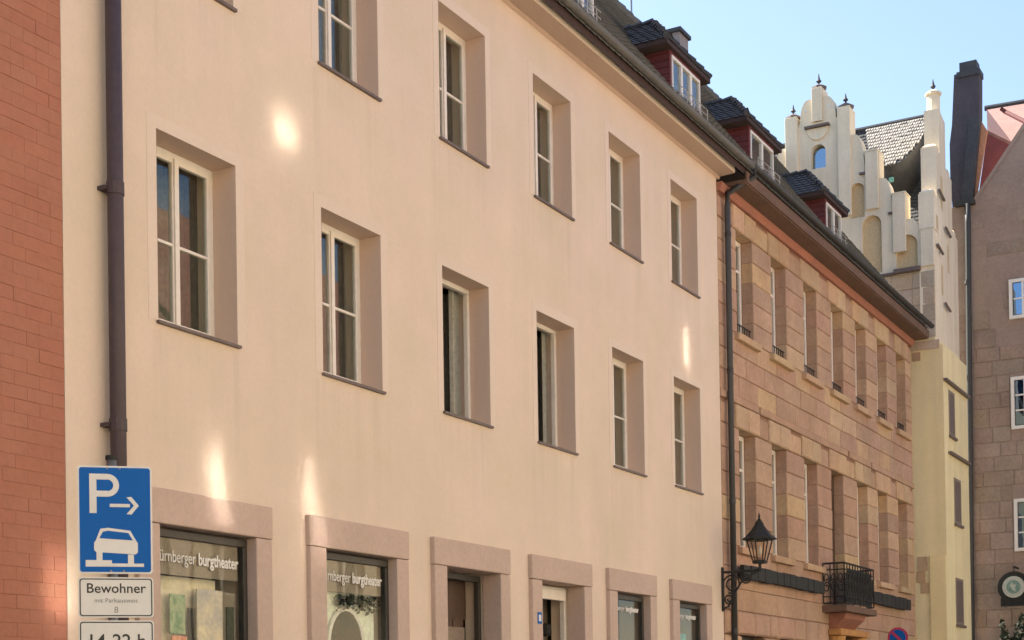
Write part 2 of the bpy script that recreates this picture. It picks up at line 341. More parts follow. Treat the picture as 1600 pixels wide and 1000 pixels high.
# raised plaster bands, reveals, windows
def casement(parent, cx, w, z0, z1, style):
    y = YF+.26; a, b = cx-w/2, cx+w/2
    f = MB(); t = .055
    f.box(a, b, y, y+.06, z1-t, z1); f.box(a, b, y, y+.06, z0, z0+t+.01); f.box(a, a+t, y, y+.06, z0+t+.01, z1-t); f.box(b-t, b, y, y+.06, z0+t+.01, z1-t)
    leaves = [(a+t, cx-.0), (cx+.0, b-t)]; panes = []
    s = .042
    if style == 'open': leaves = leaves[:0]
    for k, (p, q) in enumerate(leaves):
        yy = y-.012; zz0, zz1 = z0+t+.012, z1-t-.002
        f.box(p+.003, p+s, yy, yy+.045, zz0, zz1); f.box(q-s, q-.003, yy, yy+.045, zz0, zz1)
        f.box(p+s, q-s, yy, yy+.045, zz1-s, zz1); f.box(p+s, q-s, yy, yy+.045, zz0, zz0+s+.01)
        zm = zz0+(zz1-zz0)*.49; f.box(p+s, q-s, yy+.004, yy+.04, zm-.014, zm+.014)
        panes += [(p+s, q-s, zz0+s+.01, zm-.014), (p+s, q-s, zm+.014, zz1-s)]
    if leaves: f.box(cx-.028, cx+.028, y-.03, y-.012, z0+t+.012, z1-t)
    win = f.build('window', K['white'], parent, bevel=.006)
    for p, q, c, d in panes:
        MB().box(p, q, y+.008, y+.013, c, d).build('pane', K['glass'], win)
    # room behind, curtains
    r = MB(); x0, x1, y0, y1, c, d = a-.5, b+1.0, YF+.451, YF+2.0, z0-.3, z1+.25
    r.face([(x0,y1,c),(x1,y1,c),(x1,y1,d),(x0,y1,d)])
    for x in (x0, x1): r.face([(x,y0,c),(x,y1,c),(x,y1,d),(x,y0,d)])
    for z in (c, d): r.face([(x0,y0,z),(x1,y0,z),(x1,y1,z),(x0,y1,z)])
    r.build('room', K['room'], win)
    k_ = cx/YF                                   # how far the line of sight slips sideways per metre of depth
    def hang(spans, yc, M, zt=z1+.05):
        cu_ = MB()
        for p, q in spans:
            n = max(6, int((q-p)/.02)); pts = [(p+(q-p)*i/n, yc + .022*math.sin(i*1.7+cx) + .012*math.sin(i*.6+z0)) for i in range(n+1)]
            for i in range(n):
                (xa, ya), (xb, yb) = pts[i], pts[i+1]
                cu_.face([(xa, ya, z0+.02), (xb, yb, z0+.02), (xb, yb, zt), (xa, ya, zt)])
        cu_.build('curtain', K[M], win, smooth=True)
    sh = k_*.22
    if style == 'open': hang([(cx+.08+sh*.6, b-.05+sh*.6)], y+.14, 'netpale'); hang([(a-.1, b+.95)], y+.42, 'net')
    else:
        hang([(a-.1, b+.95)], y+.42, 'net')
        hang({'half': [(b-.30+sh, b+.05+sh)], 'none': [(b-.14+sh, b+.05+sh)], 'both': [(cx-.16+sh, cx+.0+sh), (b-.2+sh, b+.1+sh)]}[style], y+.22, 'curtain')
    MB().box(a-.02, b+.02, YF-.035, YF+.258, z0-.028, z0-.002).build('sill', K['sill'], win)
    ba = MB(); bw = .115; e = .003
    ba.box(a-bw, b+bw, YF-e, YF+.001, z1, z1+bw); ba.box(a-bw, a, YF-e, YF+.001, z0-.002, z1); ba.box(b, b+bw, YF-e, YF+.001, z0-.002, z1)
    ba.build('plaster_band', K['peach_band'], win)
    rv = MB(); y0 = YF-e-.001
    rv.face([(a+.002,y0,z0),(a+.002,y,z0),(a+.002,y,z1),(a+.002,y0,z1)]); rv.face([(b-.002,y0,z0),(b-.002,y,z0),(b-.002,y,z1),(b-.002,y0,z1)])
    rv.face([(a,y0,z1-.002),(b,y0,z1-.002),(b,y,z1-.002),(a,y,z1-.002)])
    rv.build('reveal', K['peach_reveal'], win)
for i, c in enumerate(CX):
    casement(peach, c, WW, F0, F1, ['none', 'half', 'open', 'open', 'half', 'both'][i])
    casement(peach, c, WW, S0, S1, ['both', 'half', 'half', 'none', 'both', 'half'][i])

# stone surrounds and shop fronts
for i, (a, b) in enumerate(shops):
    la, lb = a-.265, b+.235
    yo = YF-.06
    name = 'shop_window' if i not in (2, 3) else 'doorway'
    fr = MB(); yg = YF+(.22 if i in (2, 3) else .055)
    zt = ZL0-.02
    fr.box(a, b, yg, yg+.07, zt-.07, zt); fr.box(a, a+.055, yg, yg+.07, GZ+.12, zt-.07); fr.box(b-.055, b, yg, yg+.07, GZ+.12, zt-.07)
    unit = fr.build(name, K['shopdark'] if i != 3 else K['white'], peach, bevel=.006)
    MB().box(la, lb, yo, YF+.2, ZL0, ZL1).build('lintel', K['surround'], unit, bevel=.012)
    MB().box(la+.01, a, yo+.004, YF+.2, GZ+.1, ZL0-.004).build('jamb', K['surround'], unit, bevel=.01)
    MB().box(b, lb-.01, yo+.004, YF+.2, GZ+.1, ZL0-.004).build('jamb', K['surround'], unit, bevel=.01)
    r = MB(); x0, x1, y0, y1, c, d = a-.25, b+.25, YF+.451, YF+2.4, GZ, ZL0+.3
    r.face([(x0,y1,c),(x1,y1,c),(x1,y1,d),(x0,y1,d)])
    for x in (x0, x1): r.face([(x,y0,c),(x,y1,c),(x,y1,d),(x,y0,d)])
    for z in (c, d): r.face([(x0,y0,z),(x1,y0,z),(x1,y1,z),(x0,y1,z)])
    r.build('room', K['room'], unit)
    if i in (0, 1, 4, 5):
        MB().box(a+.055, b-.055, yg+.02, yg+.026, GZ+.15, zt-.07).build('pane', K['shopglass'], unit)
        if i < 2:
            MB().box(a+.056, b-.10, yg+.035, yg+.05, 1.22, 1.529).build('header_board', K['header'], unit)
            lx0, lx1, lz, sz = a+.06, b-.12, 1.325, .15
        else:
            lx0, lx1, lz, sz = a+.06, b-.16, 1.375, .105
        # lettering stands on the glass line: regular then heavier
        t1 = text('lettering', 'nürnberger', sz, K['signwhite'], unit, (lx0, yg+.012, lz), ext=.003)
        t2 = text('lettering', 'burgtheater', sz, K['signwhite'], unit, (lx0, yg+.012, lz), ext=.003, bold=.0035)
        bpy.context.view_layer.update()
        wtot = lx1-lx0; k = (wtot-.04)/(t1.dimensions.x+t2.dimensions.x)
        w1 = t1.dimensions.x
        t1.scale = (k, 1, 1); t2.scale = (k, 1, 1); t2.location.x = lx0 + w1*k + .04
    elif i == 2:
        dr = MB(); yd = YF+.40
        for k in range(4):
            x = a+.10+k*(b-a-.2)/4; dr.box(x+.01, x+(b-a-.2)/4-.01, yd, yd+.05, GZ+.12, 1.1)
        dr.build('door_leaf', K['wood'], unit, bevel=.008)
        MB().box(a+.02, b-.02, yd+.02, yd+.06, 1.1, ZL0-.03).build('door_panel', K['wood'], unit)
        MB().box(a+.45, b-.12, yd-.02, yd-.004, .2, 1.0).build('notice_board', K['header'], unit)
    else:
        MB().box(a+.02, b-.06, yg-.03, yg+.03, zt-.17, zt-.03).build('transom_board', K['white'], unit, bevel=.006)
        yd = YF+.55
        MB().box(a-.1, b+.1, yd, yd+.05, GZ+.12, ZL0+.1).build('door_leaf', K['header'], unit)
        MB().box(a-.05, a+.16, yd-.3, yd-.004, GZ+.12, ZL0).build('door_panel', K['wood'], unit)
        MB().lathe([(.02, 1.15), (.07, 1.12), (.08, 1.02), (.05, .98)], b-.2, YF+.42, 10).build('porch_lamp', K['iron'], unit)
num = MB().box(16.065, 16.165, YF-.064, YF-.052, 1.075, 1.215).build('number_plate', K['blue'], peach)
MB().box(16.085, 16.145, YF-.066, YF-.0641, 1.105, 1.185).build('plate_face', K['signwhite'], num)

# cornice: soffit cove, fascia
co = MB(); co.prism([(YF-.001, PZT-.06), (YF-.02, PZT-.012), (YF-.275, PZT+.0), (YF-.275, PZT+.095), (YF-.30, PZT+.105), (YF-.30, PZT+.14), (YF+.3, PZT+.14), (YF+.3, PZT-.06)], 'x', PX0, PX1+.12)
co = co.build('cornice', K['peach_band'], peach)
MB().prism([(YF-.003, PZT-.064), (YF-.024, PZT-.016), (YF-.272, PZT-.003), (YF-.272, PZT-.001), (YF-.022, PZT-.012)], 'x', PX0, PX1+.118).build('soffit', K['soffitshade'], co)

def half_gutter(parent, x0, x1, y, z, r, M, name='gutter'):
    g = MB(); n = 8
    out = [(y + r*math.cos(math.pi + math.pi*k/n), z + r*math.sin(math.pi + math.pi*k/n)) for k in range(n+1)]
    inn = [(y + (r-.012)*math.cos(math.pi + math.pi*k/n), z + (r-.012)*math.sin(math.pi + math.pi*k/n)) for k in reversed(range(n+1))]
    g.prism(out+inn, 'x', x0, x1)
    x = x0+.3
    while x < x1: g.box(x, x+.03, y-r-.008, y+r+.1, z-.005, z+.008); x += .8
    return g.build(name, M, parent)

# main roofs (pitch tan 1.3)
TAN = 1.3; EY, EZ = 8.30, 8.72; RT = 3.7
def main_roof(parent, x0, x1, moss=True):
    ry, rz = EY+RT, EZ+RT*TAN
    th = .12
    r = MB(); r.prism([(EY, EZ-.02), (ry, rz-.02), (ry+RT, EZ-.02), (ry+RT, EZ-.02-th), (ry, rz-.02-th), (EY, EZ-.02-th)], 'x', x0, x1)
    ro = r.build('roof', K['roofwood'], parent)
    L = math.hypot(RT, RT*TAN)
    tl = MB(); tiles(tl, (x0, EY-.03, EZ-.02-.03*TAN), (1, 0, 0), (0, 1, TAN), int((x1-x0)/.18), int(L/.15), (x1-x0)/int((x1-x0)/.18), L/int(L/.15))
    tl.build('roof_tiles', K['roof'], ro, stuff=True)
    rd = MB(); x = x0
    while x < x1-.1:
        e = min(x+.36, x1); rd.tube([(x, ry, rz+.0), (e, ry, rz+.012)], [.085, .10], 8); x += .35
    rd.build('ridge_tiles', K['roof'], ro, stuff=True)
    return ro
main_roof(peach, PX0-.4, 22.75)
half_gutter(peach, PX0, 22.85, EY-.08, EZ+.03, .066, K['gutter'])

# dormers: oxblood cheeks, white windows, hipped tile caps
def dormer(parent, xl, xr, cheek='oxred', leaves=3):
    yf = 9.2; zb = EZ+(yf-EY)*TAN-.12; ze = 10.55; zr = 11.28; oh = .28; yo = yf-.07; c = (xl+xr)/2
    yb = EY+(zr-EZ)/TAN + .3
    def yroof(z): return EY+(z-EZ)/TAN+.15
    d = MB()
    for xa, xb in ((xl, xl+.06), (xr-.06, xr)):
        d.prism([(yf, zb), (yroof(zb)+.2, zb), (yroof(ze), ze), (yf, ze)], 'x', xa, xb)
    d.box(xl+.06, xr-.06, yf, yf+.06, 10.42, ze); d.box(xl+.06, xr-.06, yf, yf+.06, zb, 9.80)
    dd = d.build('dormer', K[cheek], parent)
    # boards on the cheek that shows
    bd = MB(); n = 6; z = zb
    bh = (ze-zb)/7
    for k in range(7):
        z0, z1 = zb+k*bh, zb+(k+1)*bh-.012
        bd.prism([(yf+.004, z0), (yroof(z0)+.1, z0), (yroof(z1)+.02, z1), (yf+.004, z1)], 'x', xl-.018+.004*(k % 2), xl+.0)
    bd.build('cheek_boards', K[cheek], dd)
    f = MB(); a, b, z0, z1 = xl+.05, xr-.05, 9.80, 10.42; t = .05; y = yf-.02
    f.box(a, b, y, y+.06, z1-t, z1); f.box(a, b, y-.03, y+.06, z0, z0+t); n = leaves; w = (b-a)/n
    for k in range(n+1):
        x = a+k*w; f.box(max(a, x-.035), min(b, x+.035), y, y+.06, z0+t, z1-t)
    wf = f.build('window_frame', K['white'], dd, bevel=.006)
    for k in range(n):
        MB().box(a+k*w+.035, a+(k+1)*w-.035, y+.03, y+.036, z0+t, z1-t).build('pane', K['glass'], wf)
    wf2 = MB().box(a, b, y+.35, y+.36, z0, z1).build('room_back', K['room'], dd)
    MB().box(a, b, y+.2, y+.21, z0, z0+.3).build('blind', K['curtain'], dd)
    gr = MB(); yg = yf-.16      # low snow rail in front of the window
    for zz in (9.78, 9.88): gr.tube([(xl, yg, zz), (xr-.12, yg, zz)], .007, 6)
    k = xl
    while k < xr-.1: gr.tube([(k, yg, 9.66), (k, yg, 9.88)], .009, 5); k += .29
    gr.build('snow_rail', K['greyrail'], dd)
    # hipped roof
    x0, x1 = xl-oh, xr+oh; yr = yf+.55
    h = MB(); th = .07
    A, B = (x0, yo, ze), (x1, yo, ze); Cc, D = (c, yr, zr), (c, yb, zr); E_, F_ = (x0, yroof(ze)+.05, ze), (x1, yroof(ze)+.05, ze)
    h.face([A, B, Cc]); h.face([A, Cc, D, E_]); h.face([B, F_, D, Cc])
    lo = lambda p: (p[0], p[1], p[2]-th)
    h.face([lo(A), lo(B), B, A]); h.face([lo(A), A, E_, lo(E_)]); h.face([lo(B), lo(F_), F_, B]); h.face([lo(A), lo(E_), lo(F_), lo(B)])
    rf = h.build('dormer_roof', K['roofwood'], dd)
    tl = MB()
    for p, q, sx in ((x0, c, 1), (x1, c, -1)):
        org = Vector((p, yo, ze)); run = abs(q-p); L = math.hypot(run, zr-ze); nv = max(4, round(L/.12)); hh = L/nv
        nu = round((yb+.35-yo)/.15)
        v = (sx*run, 0, zr-ze)
        def skip(u_, v_, L=L): # cut by the front hip and the main roof behind
            fr = v_/L; zz = ze+fr*(zr-ze)
            return u_ < fr*(yr-yo) - .02 or (yo+u_) > yroof(zz)+.12
        tiles(tl, org, (0, 1, 0), v, nu, nv, .15, hh, .014, skip)
    L = math.hypot(yr-yo, zr-ze); nv = max(4, round(L/.12))
    tiles(tl, (x0, yo, ze), (1, 0, 0), (0, yr-yo, zr-ze), round((x1-x0)/.15), nv, (x1-x0)/round((x1-x0)/.15), L/nv, .014, lambda u_, v_: abs(x0+u_-c) > (x1-x0)/2*(1-v_/L)+.04)
    tl.build('roof_tiles', K['slate'], rf, stuff=True)
    hp = MB()
    for p, q in ((A, Cc), (B, Cc), (Cc, D)):
        p, q = Vector(p), Vector(q); n = max(3, round((q-p).length/.2))
        for k in range(n):
            s, e = p.lerp(q, k/n), p.lerp(q, (k+1.08)/n); hp.tube([s+Vector((0, 0, .03)), e+Vector((0, 0, .015))], [.06, .045], 6)
    hp.build('hip_tiles', K['slate'], rf, stuff=True)
    return dd
dormer(peach, 18.05, 19.18); dormer(peach, 21.93, 23.2)

# drainpipe of the peach house
pp = MB(); px, py = 8.918, YF-.10
pp.tube([(px, py, PZT-.1), (px, py, GZ+.15)], .066, 12)
z = 8.0
dp = pp.build('drainpipe', K['pipe'], peach, smooth=True)
while z > GZ+.4:
    MB().tube([(px, py, z), (px, py, z+.10)], .073, 12).build('pipe_collar', K['pipe'], dp); MB().box(px-.1, px+.1, py+.02, YF, z+.03, z+.06).build('pipe_clamp', K['pipe'], dp); z -= 1.9

# ------------------------------------------------------------------ red brick house (left edge)
red = thing('brick_house', 'red painted brick house front at the left edge beside the dark drainpipe', 'house', (4, YF, GZ))
MB().box(-2.0, PX0-.004, YF+.005, YF+6.5, GZ, 9.2).build('wall', K['red_mortar'], red)
ch = .105; zz = .2; row = 0; far = MB()
while zz < 6.3:
    x = PX0-.005; first = True
    while x > 7.45:
        w = .25 if not (first and row % 2) else .125
        first = False
        x0 = x-w; dy = random.uniform(-.002, .002)
        b = MB(); y0 = YF+dy
        gp = random.choice((.0008, .0008, .0015, .003)); b.block(x0+.0005, x-.0005, zz+gp/2, zz+ch-gp, y0, YF+.03, .001); x = x0
        b.build('brick', K['red_brick'], red)
    while x > 3:
        far.block(x-.247, x-.003, zz+.003, zz+ch-.003, YF+random.uniform(-.003, .003), YF+.03, .004); x -= .25
    zz += ch; row += 1
far.build('brickwork', K['red_brick'], red, stuff=True)
MB().box(3, PX0-.005, YF, YF+.03, 6.31, 9.2).build('plaster_band', K['red_brick'], red)
MB().prism([(YF-.4, 9.1), (YF+3.2, 13.5), (YF+6.8, 9.1), (YF+6.8, 9.0), (YF-.4, 9.0)], 'x', -2, PX0-.45).build('roof', K['roof'], red)

# ------------------------------------------------------------------ sandstone house
SX0, SX1 = 22.46, 34.62
sand = thing('sandstone_house', 'pink sandstone block house with narrow deep windows, iron balcony and red dormer', 'house', (SX0, YF, GZ))
TX = [23.52+1.632*k for k in range(7)]
TX = [23.69, 25.41, 27.18, 28.87, 30.51, 32.13, 33.71]
MX = [23.68, 25.29, 27.07, 28.73, 30.46, 32.0, 33.66]
W2 = .78; TZ0, TZ1, MZ0, MZ1 = 6.18, 7.90, 2.66, 4.60
openings = [(c-W2/2, c+W2/2, TZ0, TZ1) for c in TX] + [(c-W2/2, c+W2/2, MZ0 if i != 3 else 1.96, MZ1) for i, c in enumerate(MX)]
gwin = [(23.2, 24.35), (25.2, 26.3), (30.9, 32.0), (32.6, 33.6)]
openings_g = [(a, b, -.6, 1.2) for a, b in gwin] + [(28.25, 29.25, GZ+.05, 1.45)]
core = MB(); wall_y(core, SX0, SX1, GZ, 8.42, YF+.022, YF+.6, [(a-.012, b+.012, c-.012, d+.012) for a, b, c, d in openings + openings_g])
core.build('wall', K['mortar'], sand)
def stone(x0, x1, z0, z1, dy=0, M='stone', depth=.2, g=.005, c=.012):
    o = MB().block(x0+g, x1-g, z0+g, z1-g, YF+dy+random.uniform(-.006, .004), YF+depth, c)
    return o.build('stone', K[M], sand)
def split(x0, x1, n, off=0):
    xs = [x0]
    for k in range(1, n): xs.append(x0+(x1-x0)*(k+off)/n + random.uniform(-.12, .12))
    return xs+[x1]
def pale(): return 'stone_pale' if random.random() < .3 else 'stone'
def pier_rows(cs, z0, z1, n, skip=None):
    h = (z1-z0)/n
    edges = [SX0] + [v for c in cs for v in (c-W2/2, c+W2/2)] + [SX1]
    for r in range(n):
        for k in range(0, len(edges), 2):
            stone(edges[k], edges[k+1], z0+r*h, z0+(r+1)*h, M=pale())
pier_rows(TX, TZ0, TZ1, 5); pier_rows(MX, MZ0, MZ1, 5)
def lintel_row(cs, z0, z1, proud):
    edges = [SX0]
    for c in cs: edges += [c-W2/2-.17, c+W2/2+.17]
    edges += [SX1]
    for k in range(len(edges)-1):
        if edges[k+1]-edges[k] < .1: continue
        if k % 2: # lintel in two raised halves with a joint between
            m_ = (edges[k]+edges[k+1])/2
            stone(edges[k], m_, z0, z1, -proud, 'stone_pale', g=.008, c=.02); stone(m_, edges[k+1], z0, z1, -proud, 'stone_pale', g=.008, c=.02)
        else: stone(edges[k], edges[k+1], z0, z1-.05, 0, pale(), g=.014)
lintel_row(TX, TZ1, 8.30, .02); lintel_row(MX, MZ1, 5.0, .03)
for k in range(7):   # string course pieces over the first floor
    xs = split(SX0, SX1, 7); stone(xs[k], xs[k+1], 5.0, 5.13, -.03, 'stone', g=.004)
for r in range(3):
    h = (TZ0-5.13)/3; xs = split(SX0, SX1, 13, .25*(r % 2))
    for a, b in zip(xs, xs[1:]): stone(a, b, 5.13+r*h, 5.13+(r+1)*h, M=pale())
def band(z0, z1, n, off, M=None):   # courses broken by the balcony door
    for a0, b0, nn in ((SX0, MX[3]-W2/2, n), (MX[3]+W2/2, SX1, n)):
        xs = split(a0, b0, nn, off)
        for a, b in zip(xs, xs[1:]): stone(a, b, z0, z1, M=M or 'stone', g=.004, c=.006)
band(1.96, 2.31, 5, 0); band(2.31, MZ0, 5, .3)
xs = split(SX0, SX1, 9)
for a, b in zip(xs, xs[1:]): stone(a, b, 1.60, 1.96, 0, 'stone', g=.004, c=.006)
for z0, z1 in ((1.2, 1.6),):
    ed = sorted([SX0, SX1] + [v for a, b in gwin for v in (a-.2, b+.2)] + [27.9, 29.6])
    for a, b in zip(ed, ed[1:]):
        if 27.8 < a < 29.5: continue
        n = max(1, round((b-a)/.85))
        q = split(a, b, n) if n > 1 else [a, b]
        for s, e in zip(q, q[1:]): stone(s, e, z0, z1, -.04, pale(), g=.014, c=.03)
for z0, z1 in ((.8, 1.2), (.4, .8)):
    ed = [SX0] + [v for a, b in gwin[:2] for v in (a, b)] + [27.9, 29.6] + [v for a, b in gwin[2:] for v in (a, b)] + [SX1]
    for k in range(0, len(ed), 2): stone(ed[k], ed[k+1], z0, z1, -.04, pale(), g=.014, c=.03)
MB().box(SX0, SX1, YF-.02, YF+.02, GZ, .39).build('plinth', K['stone'], sand)
def deep_window(cx, z0, z1, top, door=False):
    y = YF+.205; a, b = cx-W2/2, cx+W2/2; t = .085
    f = MB(); f.box(a, b, y, y+.05, z1-t, z1); f.box(a, b, y, y+.05, z0, z0+t); f.box(a, a+t, y, y+.05, z0+t, z1-t); f.box(b-t, b, y, y+.05, z0+t, z1-t)
    f.box(cx-.03, cx+.03, y-.01, y+.05, z0+t, z1-t); zt = z1-(z1-z0)*.3; f.box(a+t, cx-.03, y, y+.045, zt-.025, zt+.025); f.box(cx+.03, b-t, y, y+.045, zt-.025, zt+.025)
    w = f.build('balcony_door' if door else 'window', K['white'] if not door else K['wood'], sand, bevel=.005)
    for p, q in ((a+t, cx-.03), (cx+.03, b-t)):
        for c, d in ((z0+t, zt-.025), (zt+.025, z1-t)): MB().box(p, q, y+.02, y+.025, c, d).build('pane', K['glass'], w)
    r = MB(); x0, x1, y0, y1, c, d = a-.35, b+.35, YF+.601, YF+1.8, z0-.2, z1+.15
    r.face([(x0,y1,c),(x1,y1,c),(x1,y1,d),(x0,y1,d)])
    for x in (x0, x1): r.face([(x,y0,c),(x,y1,c),(x,y1,d),(x,y0,d)])
    for z in (c, d): r.face([(x0,y0,z),(x1,y0,z),(x1,y1,z),(x0,y1,z)])
    r.build('room', K['room'], w)
    if not door:
        MB().box(a-.16, b+.16, YF-.09, YF+.03, z0-.13, z0-.012).build('sill', K['stone_pale'], w, bevel=.012)
        if top:   # low iron guard with a planting trough behind it
            g_ = MB(); 
            for zz in (z0+.06, z0+.2): g_.tube([(a, YF+.06, zz), (b, YF+.06, zz)], .012, 6)
            for k in range(7): g_.tube([(a+.04+k*.115, YF+.06, z0+.0), (a+.04+k*.115, YF+.06, z0+.2)], .009, 5)
            g_.build('window_guard', K['iron'], w)
        else:
            MB().box(a+.02, a+.2, YF+.1, YF+.2, z0+.0, z0+.2).build('white_block', K['white'], w, bevel=.01)  # plain white block for an unidentified pale shape
for c in TX: deep_window(c, TZ0, TZ1, True)
for i, c in enumerate(MX): deep_window(c, MZ0 if i != 3 else 1.96, MZ1, False, i == 3)
for a, b in gwin:
    f = MB(); f.box(a, b, YF+.2, YF+.25, 1.1, 1.2); f.box(a, a+.06, YF+.2, YF+.25, -.6, 1.1); f.box(b-.06, b, YF+.2, YF+.25, -.6, 1.1)
    w = f.build('shop_window', K['shopdark'], sand); MB().box(a+.06, b-.06, YF+.22, YF+.225, -.6, 1.1).build('pane', K['shopglass'], w)
    MB().box(a-.2, b+.2, YF+.62, YF+.65, -.8, 1.4).build('room_back', K['room'], w)
# portal under the balcony
pt = MB(); pt.box(28.25, 29.25, YF+.3, YF+.36, GZ+.1, 1.45); pt = pt.build('portal', K['wood'], sand)
for x in (28.05, 29.42):
    MB().lathe([(.15, GZ), (.15, -1.2), (.12, -1.1), (.11, 1.0), (.16, 1.08), (.13, 1.15), (.18, 1.3), (.18, 1.36)], x, YF-.12, 14).build('column', K['ochrestone'], pt, smooth=False)
MB().box(27.8, 29.68, YF-.3, YF-.045, 1.37, 1.5).build('entablature', K['ochrestone'], pt, bevel=.02)
# eaves
ev = MB(); ev.prism([(YF-.001, 8.30), (YF-.05, 8.30), (YF-.09, 8.40), (YF-.09, 8.43), (YF+.5, 8.43), (YF+.5, 8.30)], 'x', SX0, SX1); ev.build('cornice', K['redsoffit'], sand)
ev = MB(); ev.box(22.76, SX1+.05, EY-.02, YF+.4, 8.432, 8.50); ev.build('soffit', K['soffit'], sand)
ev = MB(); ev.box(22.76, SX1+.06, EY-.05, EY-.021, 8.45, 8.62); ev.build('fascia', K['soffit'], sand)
main_roof(sand, 22.76, SX1+.1)
half_gutter(sand, 22.9, SX1+.12, EY-.11, EZ+.02, .062, K['darkpipe'])
dormer(sand, 25.52, 26.83, leaves=2); dormer(sand, 30.0, 31.12, leaves=2)
dp = MB().tube([(22.95, EY-.11, EZ-.03), (22.95, EY-.10, EZ-.14), (22.80, EY+.1, 8.42), (22.71, YF-.09, 8.30), (22.71, YF-.085, 8.1), (22.71, YF-.085, GZ+.15)], .05, 10).build('drainpipe', K['darkpipe'], sand, smooth=True)
for z in (7.6, 5.4, 3.3, 1.2): MB().tube([(22.71, YF-.085, z), (22.71, YF-.085, z+.08)], .056, 10).build('pipe_collar', K['darkpipe'], dp)
# balcony
bx0, bx1, by = 27.62, 29.6, YF-.43
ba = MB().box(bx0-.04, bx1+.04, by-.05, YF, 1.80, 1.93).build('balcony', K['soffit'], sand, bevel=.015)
MB().prism([(YF-.001, 1.52), (YF-.08, 1.52), (YF-.30, 1.70), (YF-.34, 1.80), (YF-.001, 1.80)], 'x', 28.0, 29.35).build('console', K['redsoffit'], ba)
rl = MB(); zr0, zr1 = 1.97, 2.72
def rail_run(p, q, n):
    p, q = Vector(p), Vector(q)
    for z, r in ((zr0, .014), (zr1, .02), (zr1-.12, .012), (zr0+.12, .012)): rl.tube([(p.x, p.y, z), (q.x, q.y, z)], r, 6)
    for k in range(n+1):
        s = p.lerp(q, k/n); rl.tube([(s.x, s.y, zr0), (s.x, s.y, zr1)], .012, 5)
    for k in range(n):   # scroll work between the bars
        c = p.lerp(q, (k+.5)/n); d = (q-p).normalized(); rr = (q-p).length/n*.46
        for zc, sg in ((zr0+.3, 1), (zr0+.48, -1)):
            rl.tube([(c.x+d.x*rr*math.cos(t)*(1-t/14), c.y+d.y*rr*math.cos(t)*(1-t/14), zc+sg*.11*math.sin(t)*(1-t/14)) for t in [j*.6 for j in range(16)]], .011, 4)
rail_run((bx0, by, 0), (bx1, by, 0), 11); rail_run((bx0, YF-.02, 0), (bx0, by, 0), 3); rail_run((bx1, YF-.02, 0), (bx1, by, 0), 3)
rl.build('railing', K['iron'], ba)
MB().box(bx0+.35, bx1-.03, by+.03, by+.05, zr0+.02, zr1-.08).build('railing_screen', K['iron'], ba)
# chimney behind the dormers
cm = MB().box(28.15, 28.62, 11.6, 11.95, 12.4, 13.78).build('chimney', K['stack'], sand)
MB().box(28.10, 28.67, 11.55, 12.0, 13.782, 13.86).build('chimney_cap', K['slate'], cm)

# dark lettering boards on the sandstone front
def board(x0, x1, label, z0=2.11, z1=2.36):
    t = thing('fascia_sign', label, 'sign', ((x0+x1)/2, YF-.1, z0))
    n = round((x1-x0)/.34); w = (x1-x0)/n
    for k in range(n):
        MB().box(x0+k*w+.008, x0+(k+1)*w-.008, YF-.13-random.uniform(0, .015), YF-.06, z0+random.uniform(0, .02), z1-random.uniform(0, .02)).build('sign_panel', K['iron'], t, bevel=.008)
    MB().box(x0, x1, YF-.06, YF-.012, z0+.06, z0+.10).build('rail', K['iron'], t)
board(23.05, 27.35, 'long black panelled fascia sign on the sandstone front, left of the balcony')
board(30.0, 33.72, 'shorter black panelled fascia sign on the sandstone front, right of the balcony', 2.13, 2.40)

# ------------------------------------------------------------------ wrought iron wall lantern
lx, ly = 22.40, 8.02
lan = thing('wall_lantern', 'black six sided street lantern on a scrolled iron bracket beside the dark drainpipe', 'lantern', (lx, YF, 2.1))
br = MB(); br.box(lx-.03, lx+.03, YF-.03, YF-.002, 1.55, 2.25)
br.tube([(lx, YF-.02, 2.17), (lx, ly-.02, 2.17)], .02, 8); br.tube([(lx, ly, 2.17), (lx, ly, 2.28)], .025, 8)
for cy, cz, rr, t0 in ((YF-.17, 1.98, .15, 0), (YF-.12, 1.74, .10, 1.5), (YF-.40, 2.06, .09, 3)):
    br.tube([(lx, cy+rr*math.cos(t+t0)*(1-t/16), cz+rr*math.sin(t+t0)*(1-t/16)) for t in [j*.45 for j in range(26)]], .014, 5)
br.tube([(lx, YF-.03, 1.6), (lx, YF-.10, 1.62), (lx, YF-.22, 1.84), (lx, YF-.34, 2.02), (lx, ly+.05, 2.15)], .016, 6)
br.build('bracket', K['iron'], lan)
MB().lathe([(.06, 2.27), (.115, 2.275), (.125, 2.31), (.10, 2.325)], lx, ly, 6).build('lamp_base', K['iron'], lan)
fr = MB(); N = 6
for k in range(N):
    t = 2*math.pi*k/N; fr.tube([(lx+.115*math.cos(t), ly+.115*math.sin(t), 2.32), (lx+.20*math.cos(t), ly+.20*math.sin(t), 2.64)], .011, 5)
fr.lathe([(.19, 2.63), (.215, 2.635), (.215, 2.655), (.19, 2.66)], lx, ly, 6); fr.build('lamp_frame', K['iron'], lan)
gl = MB()
for k in range(N):
    t, u_ = 2*math.pi*k/N, 2*math.pi*(k+1)/N
    gl.face([(lx+.112*math.cos(t), ly+.112*math.sin(t), 2.325), (lx+.112*math.cos(u_), ly+.112*math.sin(u_), 2.325), (lx+.196*math.cos(u_), ly+.196*math.sin(u_), 2.63), (lx+.196*math.cos(t), ly+.196*math.sin(t), 2.63)])
gl.build('lamp_glass', K['lampglass'], lan)
MB().lathe([(.27, 2.645), (.275, 2.665), (.22, 2.70), (.13, 2.80), (.075, 2.88), (.07, 2.91), (.05, 2.93), (.05, 2.95)], lx, ly, 6).build('lamp_roof', K['iron'], lan)
